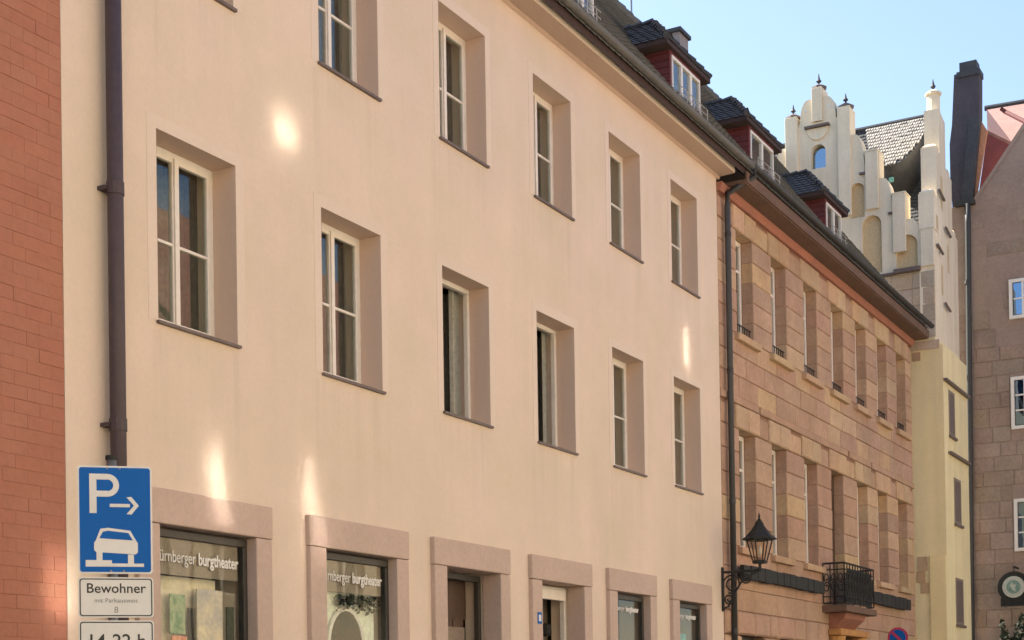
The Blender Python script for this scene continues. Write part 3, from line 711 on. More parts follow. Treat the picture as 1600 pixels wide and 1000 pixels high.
MB().lathe([(.02, 2.95), (.03, 2.97), (.012, 2.99), (.022, 3.01), (.004, 3.07)], lx, ly, 8).build('finial', K['iron'], lan)
MB().lathe([(.02, 2.40), (.035, 2.44), (.035, 2.52), (.015, 2.56)], lx, ly, 8).build('bulb', K['signwhite'], lan)

# ------------------------------------------------------------------ stepped gable house
GX = 35.0
gab = thing('gabled_house', 'cream stepped gable house with curved shoulders, pinnacles and ochre yellow lower storeys', 'house', (GX, 8.2, GZ))
C0 = 10.88
def lobe(d0, zt, d1, zb):
    pts = []
    for k in range(7):
        a = math.pi/2*k/6; pts.append((d0+(d1-d0)*(.35+.65*math.sin(a)) if k else d0+(d1-d0)*.3, zb+(zt-zb)*math.cos(a)))
    return [(d0, zt)] + pts
half = [(.14, 14.9), (.14, 14.62)] + lobe(.14, 14.68, .44, 14.15) + [(.50, 14.05), (.50, 14.30), (.80, 14.30)] + [(.80, 13.62)] + lobe(.80, 13.62, 1.12, 12.68) + [(1.13, 12.66), (1.13, 13.10), (1.47, 13.10)] \
    + lobe(1.47, 12.45, 1.76, 11.62) + [(1.77, 11.6), (1.77, 11.98), (2.08, 11.98)] + lobe(2.08, 11.38, 2.40, 10.86) + [(2.41, 10.85), (2.41, 11.04), (2.72, 11.04), (2.72, GZ)]
poly = [(C0-d, z) for d, z in half]; poly = poly + [(2*C0-y, z) for y, z in reversed(poly)]
gw = MB().prism(poly, 'x', GX, GX+.4).build('gable_wall', K['cream'], gab)
def arch(cy, hw, zt, zb, x0, x1):
    p = [(cy-hw, zb), (cy+hw, zb)] + [(cy+hw*math.cos(math.pi*k/12), zt-hw+hw*math.sin(math.pi*k/12)) for k in range(13)]
    return MB().prism(p, 'x', x0, x1)
niches = [(9.62, .235, 11.62, 10.24), (9.95, .17, 12.45, 11.62), (8.80, .25, 11.02, 10.24), (10.88, .18, 13.56, 12.98)]
niches += [(2*C0-n[0], *n[1:]) for n in niches[:3]]
cut = MB()
cutters = []
for n_ in niches: cutters.append(arch(*n_, GX-.2, GX+(.13 if n_[0] != 10.88 else .25)).build('niche_cutter', K['nicheshade']))
for c in cutters:
    md = gw.modifiers.new('niche', 'BOOLEAN'); md.object = c; md.operation = 'DIFFERENCE'; md.solver = 'EXACT'
dg = bpy.context.evaluated_depsgraph_get(); me = bpy.data.meshes.new_from_object(gw.evaluated_get(dg)); gw.modifiers.clear(); gw.data = me
for c in cutters: bpy.data.objects.remove(c, do_unlink=True)
for n_ in niches:
    if n_[0] == 10.88:
        w = arch(n_[0], .178, 13.558, 12.982, GX+.18, GX+.2).build('window', K['sill'], gab); arch(n_[0], .16, 13.54, 13.0, GX+.165, GX+.17).build('pane', glass_mat('blue_tinted_glass', (.25, .3, .35), .5, base=.42, gcol=(.6, .8, 1)), w)  # blue of the reflected sky is tinted into the gloss
    else: arch(n_[0], n_[1]-.002, n_[2]-.002, n_[3]+.002, GX+.11, GX+.125).build('niche_back', K['nicheshade'], gab)  # deeper ochre puts the recess shading into the niche backs
# bowl relief and ledge under the top window bay
p = [(C0+.27*math.cos(math.pi+math.pi*k/12), 13.95+.30*math.sin(math.pi+math.pi*k/12)) for k in range(13)]
MB().prism(p, 'x', GX-.05, GX+.02).build('bowl_relief', K['cream'], gab, bevel=.02)
MB().box(GX-.13, GX+.02, C0-.30, C0+.30, 13.95, 14.0).build('ledge', K['sill'], gab)
MB().lathe([(.05, 14.1), (.06, 14.15), (.03, 14.2)], GX-.02, C0, 8).build('boss', K['cream'], gab)
for d, zt in ((.65, 14.30), (1.30, 13.10), (1.925, 11.98), (2.565, 11.04)):
    for s in (-1, 1):
        y = C0-s*d; hw = .165
        zb = zt-2.6 if d < 1 else zt-1.35
        pi = MB().box(GX-.07, GX-.002, y-hw+.012, y+hw-.012, max(zb, 10.2), zt+.02).build('pier', K['cream'], gab, bevel=.012)
        if d < 1:
            MB().lathe([(.16, zt+.02), (.20, zt+.04), (.20, zt+.08), (.06, zt+.16)], GX+.15, y, 8).build('pier_cap', K['sill'], pi)
            MB().lathe([(.02, zt+.16), (.02, zt+.2), (.065, zt+.24), (.03, zt+.29), (.008, zt+.40)], GX+.15, y, 8).build('finial', K['slate'], pi)
        else: MB().box(GX-.08, GX+.41, y-hw, y+hw, zt+.021, zt+.05).build('pier_cap', K['cream'], pi)
st = MB().box(GX-.06, GX-.002, C0-.13, C0+.13, 14.1, 14.92).build('pier', K['cream'], gab, bevel=.012)
MB().lathe([(.15, 14.92), (.19, 14.94), (.19, 14.98), (.05, 15.05)], GX+.15, C0, 8).build('pier_cap', K['sill'], st)
MB().lathe([(.02, 15.05), (.02, 15.09), (.07, 15.13), (.03, 15.18), (.008, 15.32)], GX+.15, C0, 8).build('finial', K['slate'], st)
for s in (1, -1):   # white discs painted for sky showing through openings in the top shoulders
    MB().tube([(GX-.012, C0-s*.29, 14.42), (GX+.0, C0-s*.29, 14.42)], .035, 10).build('sky_disc', K['signwhite'], gab)
for d0, z in ((.8, 12.62), (1.47, 11.56)):
    for s in (-1, 1): MB().box(GX-.06, GX+.42, C0-s*(d0+.34)-.16, C0-s*(d0+.34)+.02+.12, z, z+.045).build('weathering', K['sill'], gab)
MB().box(GX-.16, GX-.002, 8.47, 9.08, 10.12, 10.21).build('ledge', K['sill'], gab); MB().box(GX-.10, GX-.002, 9.08, 9.5, 10.11, 10.16).build('ledge', K['sill'], gab)
rows = [(8.53, 8.93), (8.93, 9.33), (9.33, 9.72), (9.72, 10.1)]
for r, (z0, z1) in enumerate(rows):
    y = 8.165
    while y < 10.2:
        w = random.uniform(.34, .56); MB().blockx(y+.004, min(y+w, 10.3)-.004, z0+.004, z1-.004, GX-.02-random.uniform(0, .012), GX+.05, .01).build('stone', K['beige'], gab); y += w
# street front, seen at a glancing angle
beta = R(5); bd = Vector((math.cos(beta), math.sin(beta), 0)); bn = Vector((math.sin(beta), -math.cos(beta), 0))
def along(d, z, out=0): q = Vector((GX, 8.16, 0))+bd*d+bn*out; return (q.x, q.y, z)
prof = [(0, GZ), (0, 11.9), (.5, 11.9), (.5, 13.15), (1.1, 13.15), (1.1, 14.25), (2.1, 14.25), (2.1, 13.15), (3.1, 13.15), (3.1, 11.9), (4.0, 11.9), (4.0, GZ)]
sf = MB(); n = len(prof); b0 = len(sf.v); sf.v += [along(d, z) for d, z in prof] + [along(d, z, -.35) for d, z in prof]
sf.f.append(tuple(range(n))); sf.f.append(tuple(range(2*n-1, n-1, -1)))
for i in range(n): j = (i+1) % n; sf.f.append((i, n+i, n+j, j))
sf.build('street_gable', K['cream'], gab)
for d, z, w in ((.25, 11.9, .22), (.8, 13.15, .22), (2.6, 13.15, .22), (3.5, 11.9, .22)):
    q = along(d, z, -.17); MB().lathe([(.2, z), (.24, z+.03), (.24, z+.07), (.1, z+.14)], q[0], q[1], 4, math.pi/4+beta).build('pier_cap', K['cream'], gab)
q = along(1.45, 14.25, -.17)
MB().lathe([(.16, 14.25), (.16, 14.7), (.20, 14.72), (.20, 14.77), (.06, 14.85)], q[0], q[1], 8).build('pinnacle', K['cream'], gab)
MB().lathe([(.02, 14.85), (.02, 14.88), (.065, 14.93), (.03, 14.99), (.006, 15.12)], q[0], q[1], 8).build('finial', K['slate'], gab)
for d, z in ((.5, 10.7), (1.6, 9.6), (1.9, 11.5), (.9, 12.1)):
    q0, q1 = along(d-.4, z, .06), along(d+.4, z-.0, .06)
    MB().tube([q0, q1], .035, 6).build('drip_moulding', K['sill'], gab)
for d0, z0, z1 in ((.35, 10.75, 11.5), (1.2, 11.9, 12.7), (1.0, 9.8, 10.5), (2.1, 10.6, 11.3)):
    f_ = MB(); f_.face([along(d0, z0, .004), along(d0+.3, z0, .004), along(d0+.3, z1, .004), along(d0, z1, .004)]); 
    f_.face([along(d0, z0, .0), along(d0+.3, z0, .0), along(d0+.3, z1, .0), along(d0, z1, .0)]); f_.build('niche_back', K['nicheshade'], gab)  # flat ochre patches, niche shading put in by colour
# roof in dark shade-toned tiles, the wide eyelid dormer in paler sunlit-toned ones
RX, RZ = 38.3, 14.95
RYa, RYb = 8.72, 10.75
tn = (RZ-10.6)/(RX-GX-.9)
RY0, RY1 = 8.95, 8.42                       # right edge at the ridge and at the eaves
rf = MB(); q_ = [(RX, RY0, RZ), (RX, 13.6, RZ), (RX-2.4, 13.6, RZ-4.2), (RX-2.4, RY1, RZ-4.2)]; lo4 = [(x+.12, y, z-.12) for x, y, z in q_]
rf.face(q_); rf.face(lo4)
for i in range(4): j = (i+1) % 4; rf.face([q_[i], q_[j], lo4[j], lo4[i]])
rf = rf.build('roof', K['slate'], gab)
tl = MB(); SL = math.hypot(2.4, 4.2); tiles(tl, (RX-2.4, RY1, RZ-4.2), (0, 1, 0), (1, 0, 1.75), 37, 40, .14, SL/40, .014, lambda u_, v_: u_ < (RY0-RY1)*v_/SL+.03); tl.build('roof_tiles', K['slate'], rf, stuff=True)
MB().tube([(RX, RY0-.02, RZ+.03), (RX, 13.6, RZ+.03)], .07, 8).build('ridge_tiles', K['slate'], rf)
ec, ew, SK = 9.75, .86, .36
def edge(s): return max(0., 1-abs(s)**2.2)**.8
nS, nT = 26, 13; el = MB(); under = MB()
DX, DZ = 2.35, 1.90
for j in range(nT):
    for i in range(nS + (j % 2)):
        s0 = -1+2*(i-.5*(j % 2))/nS; s1 = s0+2/nS; sm = (s0+s1)/2
        t1 = 1-(j)/nT                      # lower row first
        if abs(sm) >= 1 or edge(sm) < t1-.02: continue
        t0 = t1-1.25/nT
        if t0 < 0: t0 = 0
        l = .05+random.uniform(0, .025); y0, y1 = ec-s0*ew-.004, ec-s1*ew+.004
        def P(t, y, up_): return (RX-.03-DX*t, y-SK*t, RZ-DZ*t+up_)
        ym = (y0+y1)/2; k = len(el.v)
        el.v += [P(t1, y0, l), P(t1+.018, y0*.7+y1*.3, l-.004), P(t1+.018, y0*.3+y1*.7, l-.004), P(t1, y1, l), P(t0, y1, .014), P(t0, y0, .014), P(t1, y0, l-.025), P(t1+.018, y0*.7+y1*.3, l-.03), P(t1+.018, y0*.3+y1*.7, l-.03), P(t1, y1, l-.025)]
        el.f.append((k, k+1, k+2, k+3, k+4, k+5))
        for q in range(3): el.f.append((k+q, k+6+q, k+7+q, k+q+1))
el.build('eyelid_tiles', K['fartile'], rf, stuff=True)
pts = [(-1+2*i/20) for i in range(21)]
for a, b in zip(pts, pts[1:]):
    A_, B_ = edge(a), edge(b); ya, yb = ec-a*ew, ec-b*ew
    p0, p1 = (RX-.03, ya, RZ), (RX-.03, yb, RZ); ya -= SK*A_; yb -= SK*B_; p2, p3 = (RX-.03-DX*B_, yb, RZ-DZ*B_), (RX-.03-DX*A_, ya, RZ-DZ*A_)
    under.face([p0, p1, p2, p3])
    def main_x(z): return RX-(RZ-z)/1.75
    under.face([(p3[0]+.25, ya, p3[2]-.16), (p2[0]+.25, yb, p2[2]-.16), (main_x(p2[2]-.5)+.1, yb, p2[2]-.5), (main_x(p3[2]-.5)+.1, ya, p3[2]-.5)])
    under.face([p3, p2, (p2[0]+.25, yb, p2[2]-.16), (p3[0]+.25, ya, p3[2]-.16)])
ey = under.build('eyelid_dormer', K['slate'], rf)  # dark slate colour puts the underside in shadow
for y in (9.44, 9.62): MB().box(RX-DX+.22, RX-DX+.24, y-.06, y+.06, RZ-DZ-.32, RZ-DZ-.20).build('dormer_pane', K['teal'], gab)
# ochre lower storeys
Y0 = 7.99
lo_ = MB().prism([(Y0, GZ), (Y0, 8.30), (8.158, 8.42), (8.158, 8.52), (9.4, 8.52), (9.4, GZ)], 'x', GX-.12, 37.35).build('lower_storeys', K['yellow'], gab)
MB().box(GX-.15, GX-.122, Y0+.07, 8.72, 8.24, 8.44).build('stone', K['beige'], gab); MB().box(GX-.14, GX-.122, 8.5, 8.68, 8.0, 8.2).build('stone', K['stone'], gab)
for y0, y1, z0, z1 in ((8.43, 8.66, 3.12, 3.45), (8.48, 8.68, 2.85, 3.11), (8.40, 8.6, 2.6, 2.84)): MB().box(GX-.135, GX-.122, y0, y1, z0, z1).build('stone', K['stone_pale'], gab)
MB().box(GX-.20, GX-.122, Y0+.0, 8.36, GZ, 3.46).build('buttress', K['yellowbright'], gab, bevel=.01)
for a, b, z0, z1 in ((35.36, 35.95, 6.30, 7.36), (35.75, 36.45, 4.28, 5.36), (35.72, 36.5, 1.9, 3.0)):
    f_ = MB(); y = Y0-.012
    f_.box(a, b, y, Y0-.002, z1-.06, z1); f_.box(a, b, y, Y0-.002, z0, z0+.06); f_.box(a, a+.06, y, Y0-.002, z0+.06, z1-.06); f_.box(b-.06, b, y, Y0-.002, z0+.06, z1-.06)
    w = f_.build('window', K['header'], gab); MB().box(a+.06, b-.06, y+.003, Y0-.003, z0+.06, z1-.06).build('pane', K['sill'], w)
    MB().box(a-.05, b+.05, Y0-.06, Y0-.013, z0-.06, z0-.002).build('sill', K['sill'], w)
for x0, x1, z in ((34.75, 37.3, 7.5), (35.1, 37.3, 5.86)):
    MB().box(x0+.12, x1, Y0-.09, Y0-.002, z-.02, z+.035).build('drip_moulding', K['sill'], gab)

# ------------------------------------------------------------------ brown stone house closing the street
BX = 40.0
brn = thing('stone_house', 'brown stone house closing the street on the right, white barred windows and dark downpipe', 'house', (BX, 6, GZ))
MB().prism([(9.12, GZ), (9.12, 13.06), (8.27, 13.2), (5.2, 17.3), (2.1, 13.2), (2.1, GZ)], 'x', BX+.02, BX+1.0).build('wall', K['brown'], brn)
bw = [(6.50, 7.44, 9.94, 10.96), (6.50, 7.44, 7.09, 8.44), (6.48, 7.42, 3.94, 5.29)]
z = 2.0; r = 0
while z < 12.6:
    h = random.uniform(.36, .5); y = 9.11
    while y > 6.2:
        w = random.uniform(.4, .85); y0 = max(y-w, 6.1)
        segs = [(y0, y)]
        for a, b, c, d in bw:
            if z < d+.02 and z+h > c-.02:
                segs = [s for p, q in segs for s in ((p, min(q, a-.02)), (max(p, b+.03), q)) if s[1]-s[0] > .05]
        smooth_zone = z > 9.2 and random.random() < .75
        for p, q in segs:
            if not smooth_zone: MB().blockx(p+.006, q-.006, z+.006, z+h-.006, BX+.008-random.uniform(0, .012), BX+.06, .012).build('stone', K['brownstone'], brn)
        y = y0
    z += h; r += 1
for a, b, c, d in bw:
    f_ = MB(); x = BX-.07; t = .085
    f_.box(x, BX+.019, a, b, d-t, d); f_.box(x, BX+.019, a, b, c, c+t); f_.box(x, BX+.019, a, a+t, c+t, d-t); f_.box(x, BX+.019, b-t, b, c+t, d-t)
    cols, rws = 3, (3 if d-c > 1.2 else 2)
    w_ = (b-a-2*t)/cols; h_ = (d-c-2*t)/rws
    for k in range(1, cols): f_.box(x+.01, x+.05, b-t-k*w_-.025, b-t-k*w_+.025, c+t, d-t)
    for k in range(1, rws):
        for q in range(cols): f_.box(x+.012, x+.048, b-t-(q+1)*w_+.025, b-t-q*w_-.025, c+t+k*h_-.02, c+t+k*h_+.02)
    w = f_.build('window', K['white'], brn)
    for q in range(cols):
        for k in range(rws): MB().box(x+.028, x+.033, b-t-(q+1)*w_+.0251, b-t-q*w_-.0251, c+t+k*h_+.0201, c+t+(k+1)*h_-.0201).build('pane', K['glassblue'] if 'glassblue' in K else K.setdefault('glassblue', glass_mat('sky_tinted_glass', (.15, .18, .22), .5, base=.42, gcol=(.5, .72, 1))), w)  # blue tint in the gloss deepens the sky reflection
    MB().box(BX-.0, BX+.012, a+.05, b-.05, c+.05, d-.05).build('room_back', K['room'], w)
dp = MB().tube([(BX-.1, 8.43, 13.1), (BX-.1, 8.43, 12.6), (BX-.1, 8.53, 2.0), (BX-.1, 8.53, GZ)], .075, 10).build('drainpipe', K['darkpipe'], brn, smooth=True)
for z in (11, 8.5, 6, 3.5): MB().tube([(BX-.1, 8.445+(12.6-z)*.009, z), (BX-.1, 8.445+(12.6-z)*.009, z+.1)], .088, 10).build('pipe_collar', K['darkpipe'], dp)
MB().box(BX-.15, BX+.1, 8.25, 8.75, 13.08, 13.2).build('gutter', K['darkpipe'], brn)
# tall sooted chimney and its slanting roof flank
cm = MB().prism([(8.80, 16.72), (8.88, 15.4), (8.95, 14.9), (8.95, 13.9), (8.90, 13.1), (8.42, 13.2), (8.17, 15.55), (8.15, 16.72)], 'x', BX+.3, BX+.7).build('chimney', K['darkstack'], brn)
MB().box(BX+.26, BX+.74, 8.13, 8.73, 16.60, 16.75).build('chimney_cap', K['slate'], cm); MB().box(BX+.3, BX+.7, 8.22, 8.66, 16.752, 17.0).build('chimney_pot', K['slate'], cm)
MB().prism([(8.38, 15.40), (8.11, 15.42), (8.35, 13.21), (8.66, 13.21)], 'x', BX+.1, BX+.295).build('roof_flank', K['slate'], brn)
rr = MB(); rr.prism([(8.30, 13.24), (5.2, 17.38), (2.0, 13.24), (2.0, 13.1), (5.2, 17.2), (8.30, 13.1)], 'x', BX+.0, BX+1.1); rr.build('verge', K['brown'], brn)

back = thing('red_roof_house', 'house with pale red sunlit roof rising behind the brown stone gable and chimney', 'house', (42, 7, GZ))
MB().prism([(8.18, 15.46), (7.985, 15.09), (8.33, 13.20), (8.46, 13.20)], 'x', 40.35, 40.45).build('chimney_flank', K['orange'], brn)
MB().prism([(8.62, GZ), (8.53, 13.0), (8.14, 15.38), (7.51, 14.93), (6.4, 14.1), (4, 14.1), (4, GZ)], 'x', 41.2, 46).build('wall', K['redshade'], back)  # dark red colour stands for the cast shadow triangle under the roof
rf = MB(); 
pr = [(41.16, 8.14, 15.39), (41.16, 7.51, 14.94), (41.16, 6.3, 14.07), (44.2, 6.3, 17.05), (44.2, 8.75, 17.15)]
rf.face(pr); rf.face([(x+.05, y, z-.1) for x, y, z in pr])
for i in range(len(pr)):
    a, b = pr[i], pr[(i+1) % len(pr)]; rf.face([a, b, (b[0]+.05, b[1], b[2]-.1), (a[0]+.05, a[1], a[2]-.1)])
rf = rf.build('roof', K['redtile'], back)
MB().tube([(44.2, 8.8, 17.17), (44.2, 6.3, 17.08)], .08, 8).build('ridge_tiles', K['slate'], rf)
MB().tube([(42.2, 7.97, 16.3), (42.2, 7.85, 16.18), (41.5, 7.1, 15.45)], .06, 6).build('snow_bar', K['oxred'], rf)

# ------------------------------------------------------------------ round hanging sign and planting on the brown house
hs = thing('round_sign', 'round pale enamel sign in a black ring hung on the brown stone house', 'sign', (BX-.4, 7.35, 2.6))
MB().tube([(39.35, 7.35, 2.98), (39.5, 7.35, 2.98)], .40, 28).build('sign_ring', K['iron'], hs)
MB().tube([(39.32, 7.35, 2.98), (39.349, 7.35, 2.98)], .275, 28).build('sign_face', K['emblem'], hs)
MB().tube([(39.30, 7.35, 2.98), (39.319, 7.35, 2.98)], .17, 24).build('sign_emblem', K['emblemgreen'], hs)
em = MB(); em.prism([(7.35-.06, 2.86), (7.35+.02, 2.9), (7.35+.08, 3.02), (7.35+.03, 3.1), (7.35-.02, 3.02), (7.35-.07, 3.06), (7.35-.04, 2.95)], 'x', 39.285, 39.299); em.build('sign_figure', K['emblem'], hs)
MB().tube([(39.45, 7.35, 3.36), (39.45, 7.35, 3.5), (BX-.02, 7.35, 3.5)], .025, 6).build('arm', K['iron'], hs)
MB().box(39.36, 39.48, 7.05, 7.68, 2.50, 2.72).build('lower_panel', K['iron'], hs)
pl = thing('planter_box', 'dark planter of green leaves with red and white blossoms below the round sign', 'planter', (39.6, 7.3, 1.2))
MB().box(39.4, 39.98, 6.7, 7.8, 1.0, 1.45).build('trough', K['iron'], pl, bevel=.02)
for nm, mt, cnt, sz, zlo, zhi in (('leaves', 'leaf', 700, .075, 1.4, 2.35), ('red_blossoms', 'petal', 16, .05, 1.45, 1.9), ('white_blossoms', 'petalwhite', 24, .06, 1.42, 1.75)):
    lf = MB()
    for k in range(cnt):
        z = random.uniform(zlo, zhi); y = random.uniform(6.75, 7.75)
        if z > 1.6+.75*abs(math.sin(y*4.2)): z = random.uniform(zlo, 1.7)
        c = Vector((random.uniform(39.38, 39.75), y, z)); a = Vector([random.gauss(0, 1) for _ in range(3)]).normalized(); b = a.cross(Vector([random.gauss(0, 1) for _ in range(3)])).normalized()
        s = sz*random.uniform(.6, 1.2); lf.face([c-a*s, c-b*s*.5, c+a*s, c+b*s*.5])
    lf.build(nm, K[mt], pl, stuff=True)

# ------------------------------------------------------------------ parking sign on its post
sg = thing('parking_sign', 'blue parking sign showing a car on the kerb above two white text plates', 'traffic sign', (6.847, 6.607, GZ), rz=math.atan2(-.741, .672))
def L(z): return z-GZ
MB().tube([(-.02, .05, .0), (-.02, .05, L(1.60))], .03, 12).build('post', K['galv'], sg, local=True, smooth=True)
MB().tube([(-.02, .05, L(1.60)), (-.02, .05, L(1.625))], .036, 12).build('post_cap', K['iron'], sg, local=True)
def rrect(w, h, r, n=5):
    p = []
    for cx, cz, a0 in ((w/2-r, h/2-r, 0), (-w/2+r, h/2-r, 90), (-w/2+r, -h/2+r, 180), (w/2-r, -h/2+r, 270)):
        for k in range(n+1): a = R(a0+90*k/n); p.append((cx+r*math.cos(a), cz+r*math.sin(a)))
    return p
def plate(name, zc, w, h, M, y0, y1, r=.02, parent=None, x=0, local=True): return MB().prism([(x+p, zc+q) for p, q in rrect(w, h, r)], 'y', y0, y1).build(name, M, parent or sg, local=local)
zc = L(1.222); W_, H_ = .445, .665
p1 = plate('sign_plate', zc, W_, H_, K['signwhite'], .0, .012); plate('blue_face', zc, W_-.022, H_-.022, K['blue'], -.0025, .0, .015, p1)
def flat(polys, name, M, parent, y=-.005, d=.0025):
    mb = MB()
    for q in polys: mb.prism(q, 'y', y, y+d)
    return mb.build(name, M, parent, local=True)
def UV(u, v): return (-W_/2+u*W_, zc+H_/2-v*H_)     # u right, v down, both 0..1 on the blue face
def ring(cu_, cv, ro, ri, a0, a1, n=14, asp=W_/H_):
    out = [(cu_+ro*math.cos(R(a0+(a1-a0)*k/n)), cv-ro*asp*math.sin(R(a0+(a1-a0)*k/n))) for k in range(n+1)]
    inn = [(cu_+ri*math.cos(R(a0+(a1-a0)*k/n)), cv-ri*asp*math.sin(R(a0+(a1-a0)*k/n))) for k in reversed(range(n+1))]
    return [UV(*q) for q in out+inn]
q4 = lambda a, b, c, d: [UV(a, b), UV(c, b), UV(c, d), UV(a, d)]
bow_c, bro, bri = .165, .155, .075
flat([q4(.16, .075, .255, .44), q4(.2552, .075, .40, .1285), q4(.2552, .232, .40, .287),
      ring(.40, .181, .158, .080, -90, 90)], 'letter', K['signwhite'], p1)
flat([q4(.43, .352, .70, .382), [UV(.655, .29), UV(.72, .285), UV(.82, .367), UV(.72, .45), UV(.655, .445), UV(.755, .367)]], 'arrow', K['signwhite'], p1, y=-.0051)
flat([[UV(.30, .585), UV(.40, .575), UV(.70, .60), UV(.775, .69), UV(.80, .715), UV(.80, .80), UV(.77, .82), UV(.24, .80), UV(.215, .78), UV(.215, .715), UV(.24, .69)],
      q4(.245, .7995, .325, .875), q4(.665, .8215, .745, .905)], 'car_symbol', K['signwhite'], p1)
flat([[UV(.335, .612), UV(.40, .602), UV(.675, .622), UV(.735, .69), UV(.285, .672)]], 'windscreen', K['blue'], p1, y=-.0065, d=.0014)
flat([q4(.10, .8752, .45, .935), q4(.4502, .905, .88, .935)], 'kerb_symbol', K['signwhite'], p1, y=-.0052)
for u_, v_ in ((.40, .022), (.57, .022), (.44, .975), (.61, .975)):
    x, z = UV(u_, v_); MB().tube([(x, -.006, z), (x, -.0, z)], .006, 8).build('rivet', K['galv'], p1, local=True)
def text_plate(zt, h, lines):
    z = L(zt)-h/2
    p = plate('text_plate', z, W_+.004, h, K['signwhite'], .0, .012, .02)
    a, b = rrect(W_-.012, h-.016, .018), rrect(W_-.026, h-.03, .013)
    n = len(a); mb = MB(); k = 0
    for i in range(n):
        j = (i+1) % n; mb.face([(a[i][0], -.0012, z+a[i][1]), (a[j][0], -.0012, z+a[j][1]), (b[j][0], -.0012, z+b[j][1]), (b[i][0], -.0012, z+b[i][1])])
    mb.build('border', K['black'], p, local=True)
    for body, size, dz, M, bold in lines:
        text('lettering', body, size, M, p, (0, -.0016, z+dz), align='CENTER', ext=.0004, local=True, bold=bold)
    return p
text_plate(.868, .248, [('Bewohner', .085, .028, K['black'], .0008), ('mit Parkausweis', .040, -.032, K['grey'], 0), ('8', .055, -.095, K['grey'], 0)])
text_plate(.602, .248, [('14-22 h', .115, -.04, K['black'], .001)])

# no parking sign further down, only its top shows
nps = thing('no_parking_sign', 'small round red and blue no stopping sign low in front of the sandstone house', 'traffic sign', (30.55, 8.0, GZ))
MB().tube([(30.58, 8.0, GZ), (30.58, 8.0, 1.5)], .03, 10).build('post', K['galv'], nps)
MB().tube([(30.50, 8.0, 1.40), (30.515, 8.0, 1.40)], .21, 24).build('red_disc', K['signred'], nps)
MB().tube([(30.494, 8.0, 1.40), (30.499, 8.0, 1.40)], .165, 24).build('blue_disc', K['blue'], nps)
MB().prism([(8.0+.13, 1.40+.09), (8.0+.09, 1.40+.13), (8.0-.13, 1.40-.09), (8.0-.09, 1.40-.13)], 'x', 30.488, 30.493).build('red_bar', K['signred'], nps)

# antenna on the ridge
an = thing('antenna', 'thin roof antenna mast standing on the ridge behind the upper dormers', 'antenna', (26.7, 12.0, 13.4))
am = MB(); am.tube([(26.7, 12.0, 13.3), (26.7, 12.0, 15.6)], .02, 6)
for k in range(5): am.tube([(26.7-.35, 12.0, 15.5-.16*k), (26.7+.35, 12.0, 15.5-.16*k)], .008, 4)
am.build('mast', K['galv'], an)

# ------------------------------------------------------------------ displays inside the shop windows
def panel(name, x0, x1, z0, z1, y, M, label, cat='poster'):
    return tag(MB().box(x0, x1, y, y+.012, z0, z1).build(name, K[M]), label, cat)
yd = YF+.10
panel('display_panel', 9.55, 10.42, GZ+.3, 1.22, yd+.10, 'poster1', 'large pale display panel in the leftmost shop window', 'display panel')
panel('poster', 9.74, 9.93, .72, 1.06, yd+.02, 'poster2', 'green poster low in the leftmost shop window')
panel('poster', 9.76, 9.95, .50, .70, yd+.02, 'poster3', 'red poster under the green one in the leftmost shop window')
panel('poster', 10.06, 10.40, .2, 1.12, yd+.0, 'poster4', 'tall pale glazed poster in the leftmost shop window')
panel('showcase', 9.96, 10.05, .2, .95, yd+.01, 'iron', 'narrow black showcase strip in the leftmost shop window', 'showcase')
panel('poster', 10.42, 10.52, .3, .98, yd-.03, 'ivy', 'dark grey green poster at the right side of the leftmost shop window')
panel('display_panel', 11.83, 12.86, GZ+.3, 1.235, yd+.06, 'mint', 'mint white stage board with dark arch in the second shop window', 'display panel')
mb = MB(); hw = .27; cxx = 12.33; zt_ = 1.04
mb.prism([(cxx-hw, -1.0), (cxx+hw, -1.0)] + [(cxx+hw*math.cos(math.pi*k/14), zt_-.35+.35*math.sin(math.pi*k/14)) for k in range(15)], 'y', yd+.03, yd+.055)
rg = MB(); rg.prism([(cxx+(hw+.05)*math.cos(math.pi*k/14), zt_-.35+.40*math.sin(math.pi*k/14)) for k in range(15)] + [(cxx-hw-.05, -1.0), (cxx-hw-.005, -1.0)] + [(cxx-(hw+.005)*math.cos(math.pi*k/14), zt_-.35+.355*math.sin(math.pi*k/14)) for k in range(15)] + [(cxx+hw+.005, -1.0), (cxx+hw+.05, -1.0)], 'y', yd+.025, yd+.056)
tag(rg.build('stage_arch', K['signwhite']), 'white rounded frame round the dark arch in the second shop window', 'stage prop')
tag(mb.build('arch_cutout', K['archdark']), 'dark round arch cut-out standing before the mint board in the second shop window', 'stage prop')
mb = MB(); mb.prism([(cxx-.02, -1.0), (cxx+.05, -1.0), (cxx+.06, .55), (cxx+.02, .62), (cxx-.01, .5)], 'y', yd+.0, yd+.02)
tag(mb.build('figure_cutout', K['mint']), 'slim pale figure cut-out in front of the dark arch', 'stage prop')
lf = MB()
for k in range(260):
    x = random.uniform(12.14, 12.84); z = 1.20-abs(random.gauss(0, .06)) - (.05 if x < 12.3 else 0)*random.random()
    c = Vector((x, yd+random.uniform(-.03, .03), z)); a = Vector([random.gauss(0, 1) for _ in range(3)]).normalized(); b = a.cross(Vector([random.gauss(0, 1) for _ in range(3)])).normalized()
    s = random.uniform(.02, .04); lf.face([c-a*s, c-b*s*.6, c+a*s, c+b*s*.6])
o = lf.build('ivy_garland', K['ivy']); tag(o, 'dark ivy garland hanging under the header in the second shop window', 'garland')
panel('poster', 20.95, 21.25, GZ+.6, 1.15, yd+.05, 'teal', 'teal poster in the rightmost shop window')
panel('poster', 20.68, 20.80, .4, 1.10, yd+.0, 'poster1', 'narrow pale poster in the rightmost shop window')
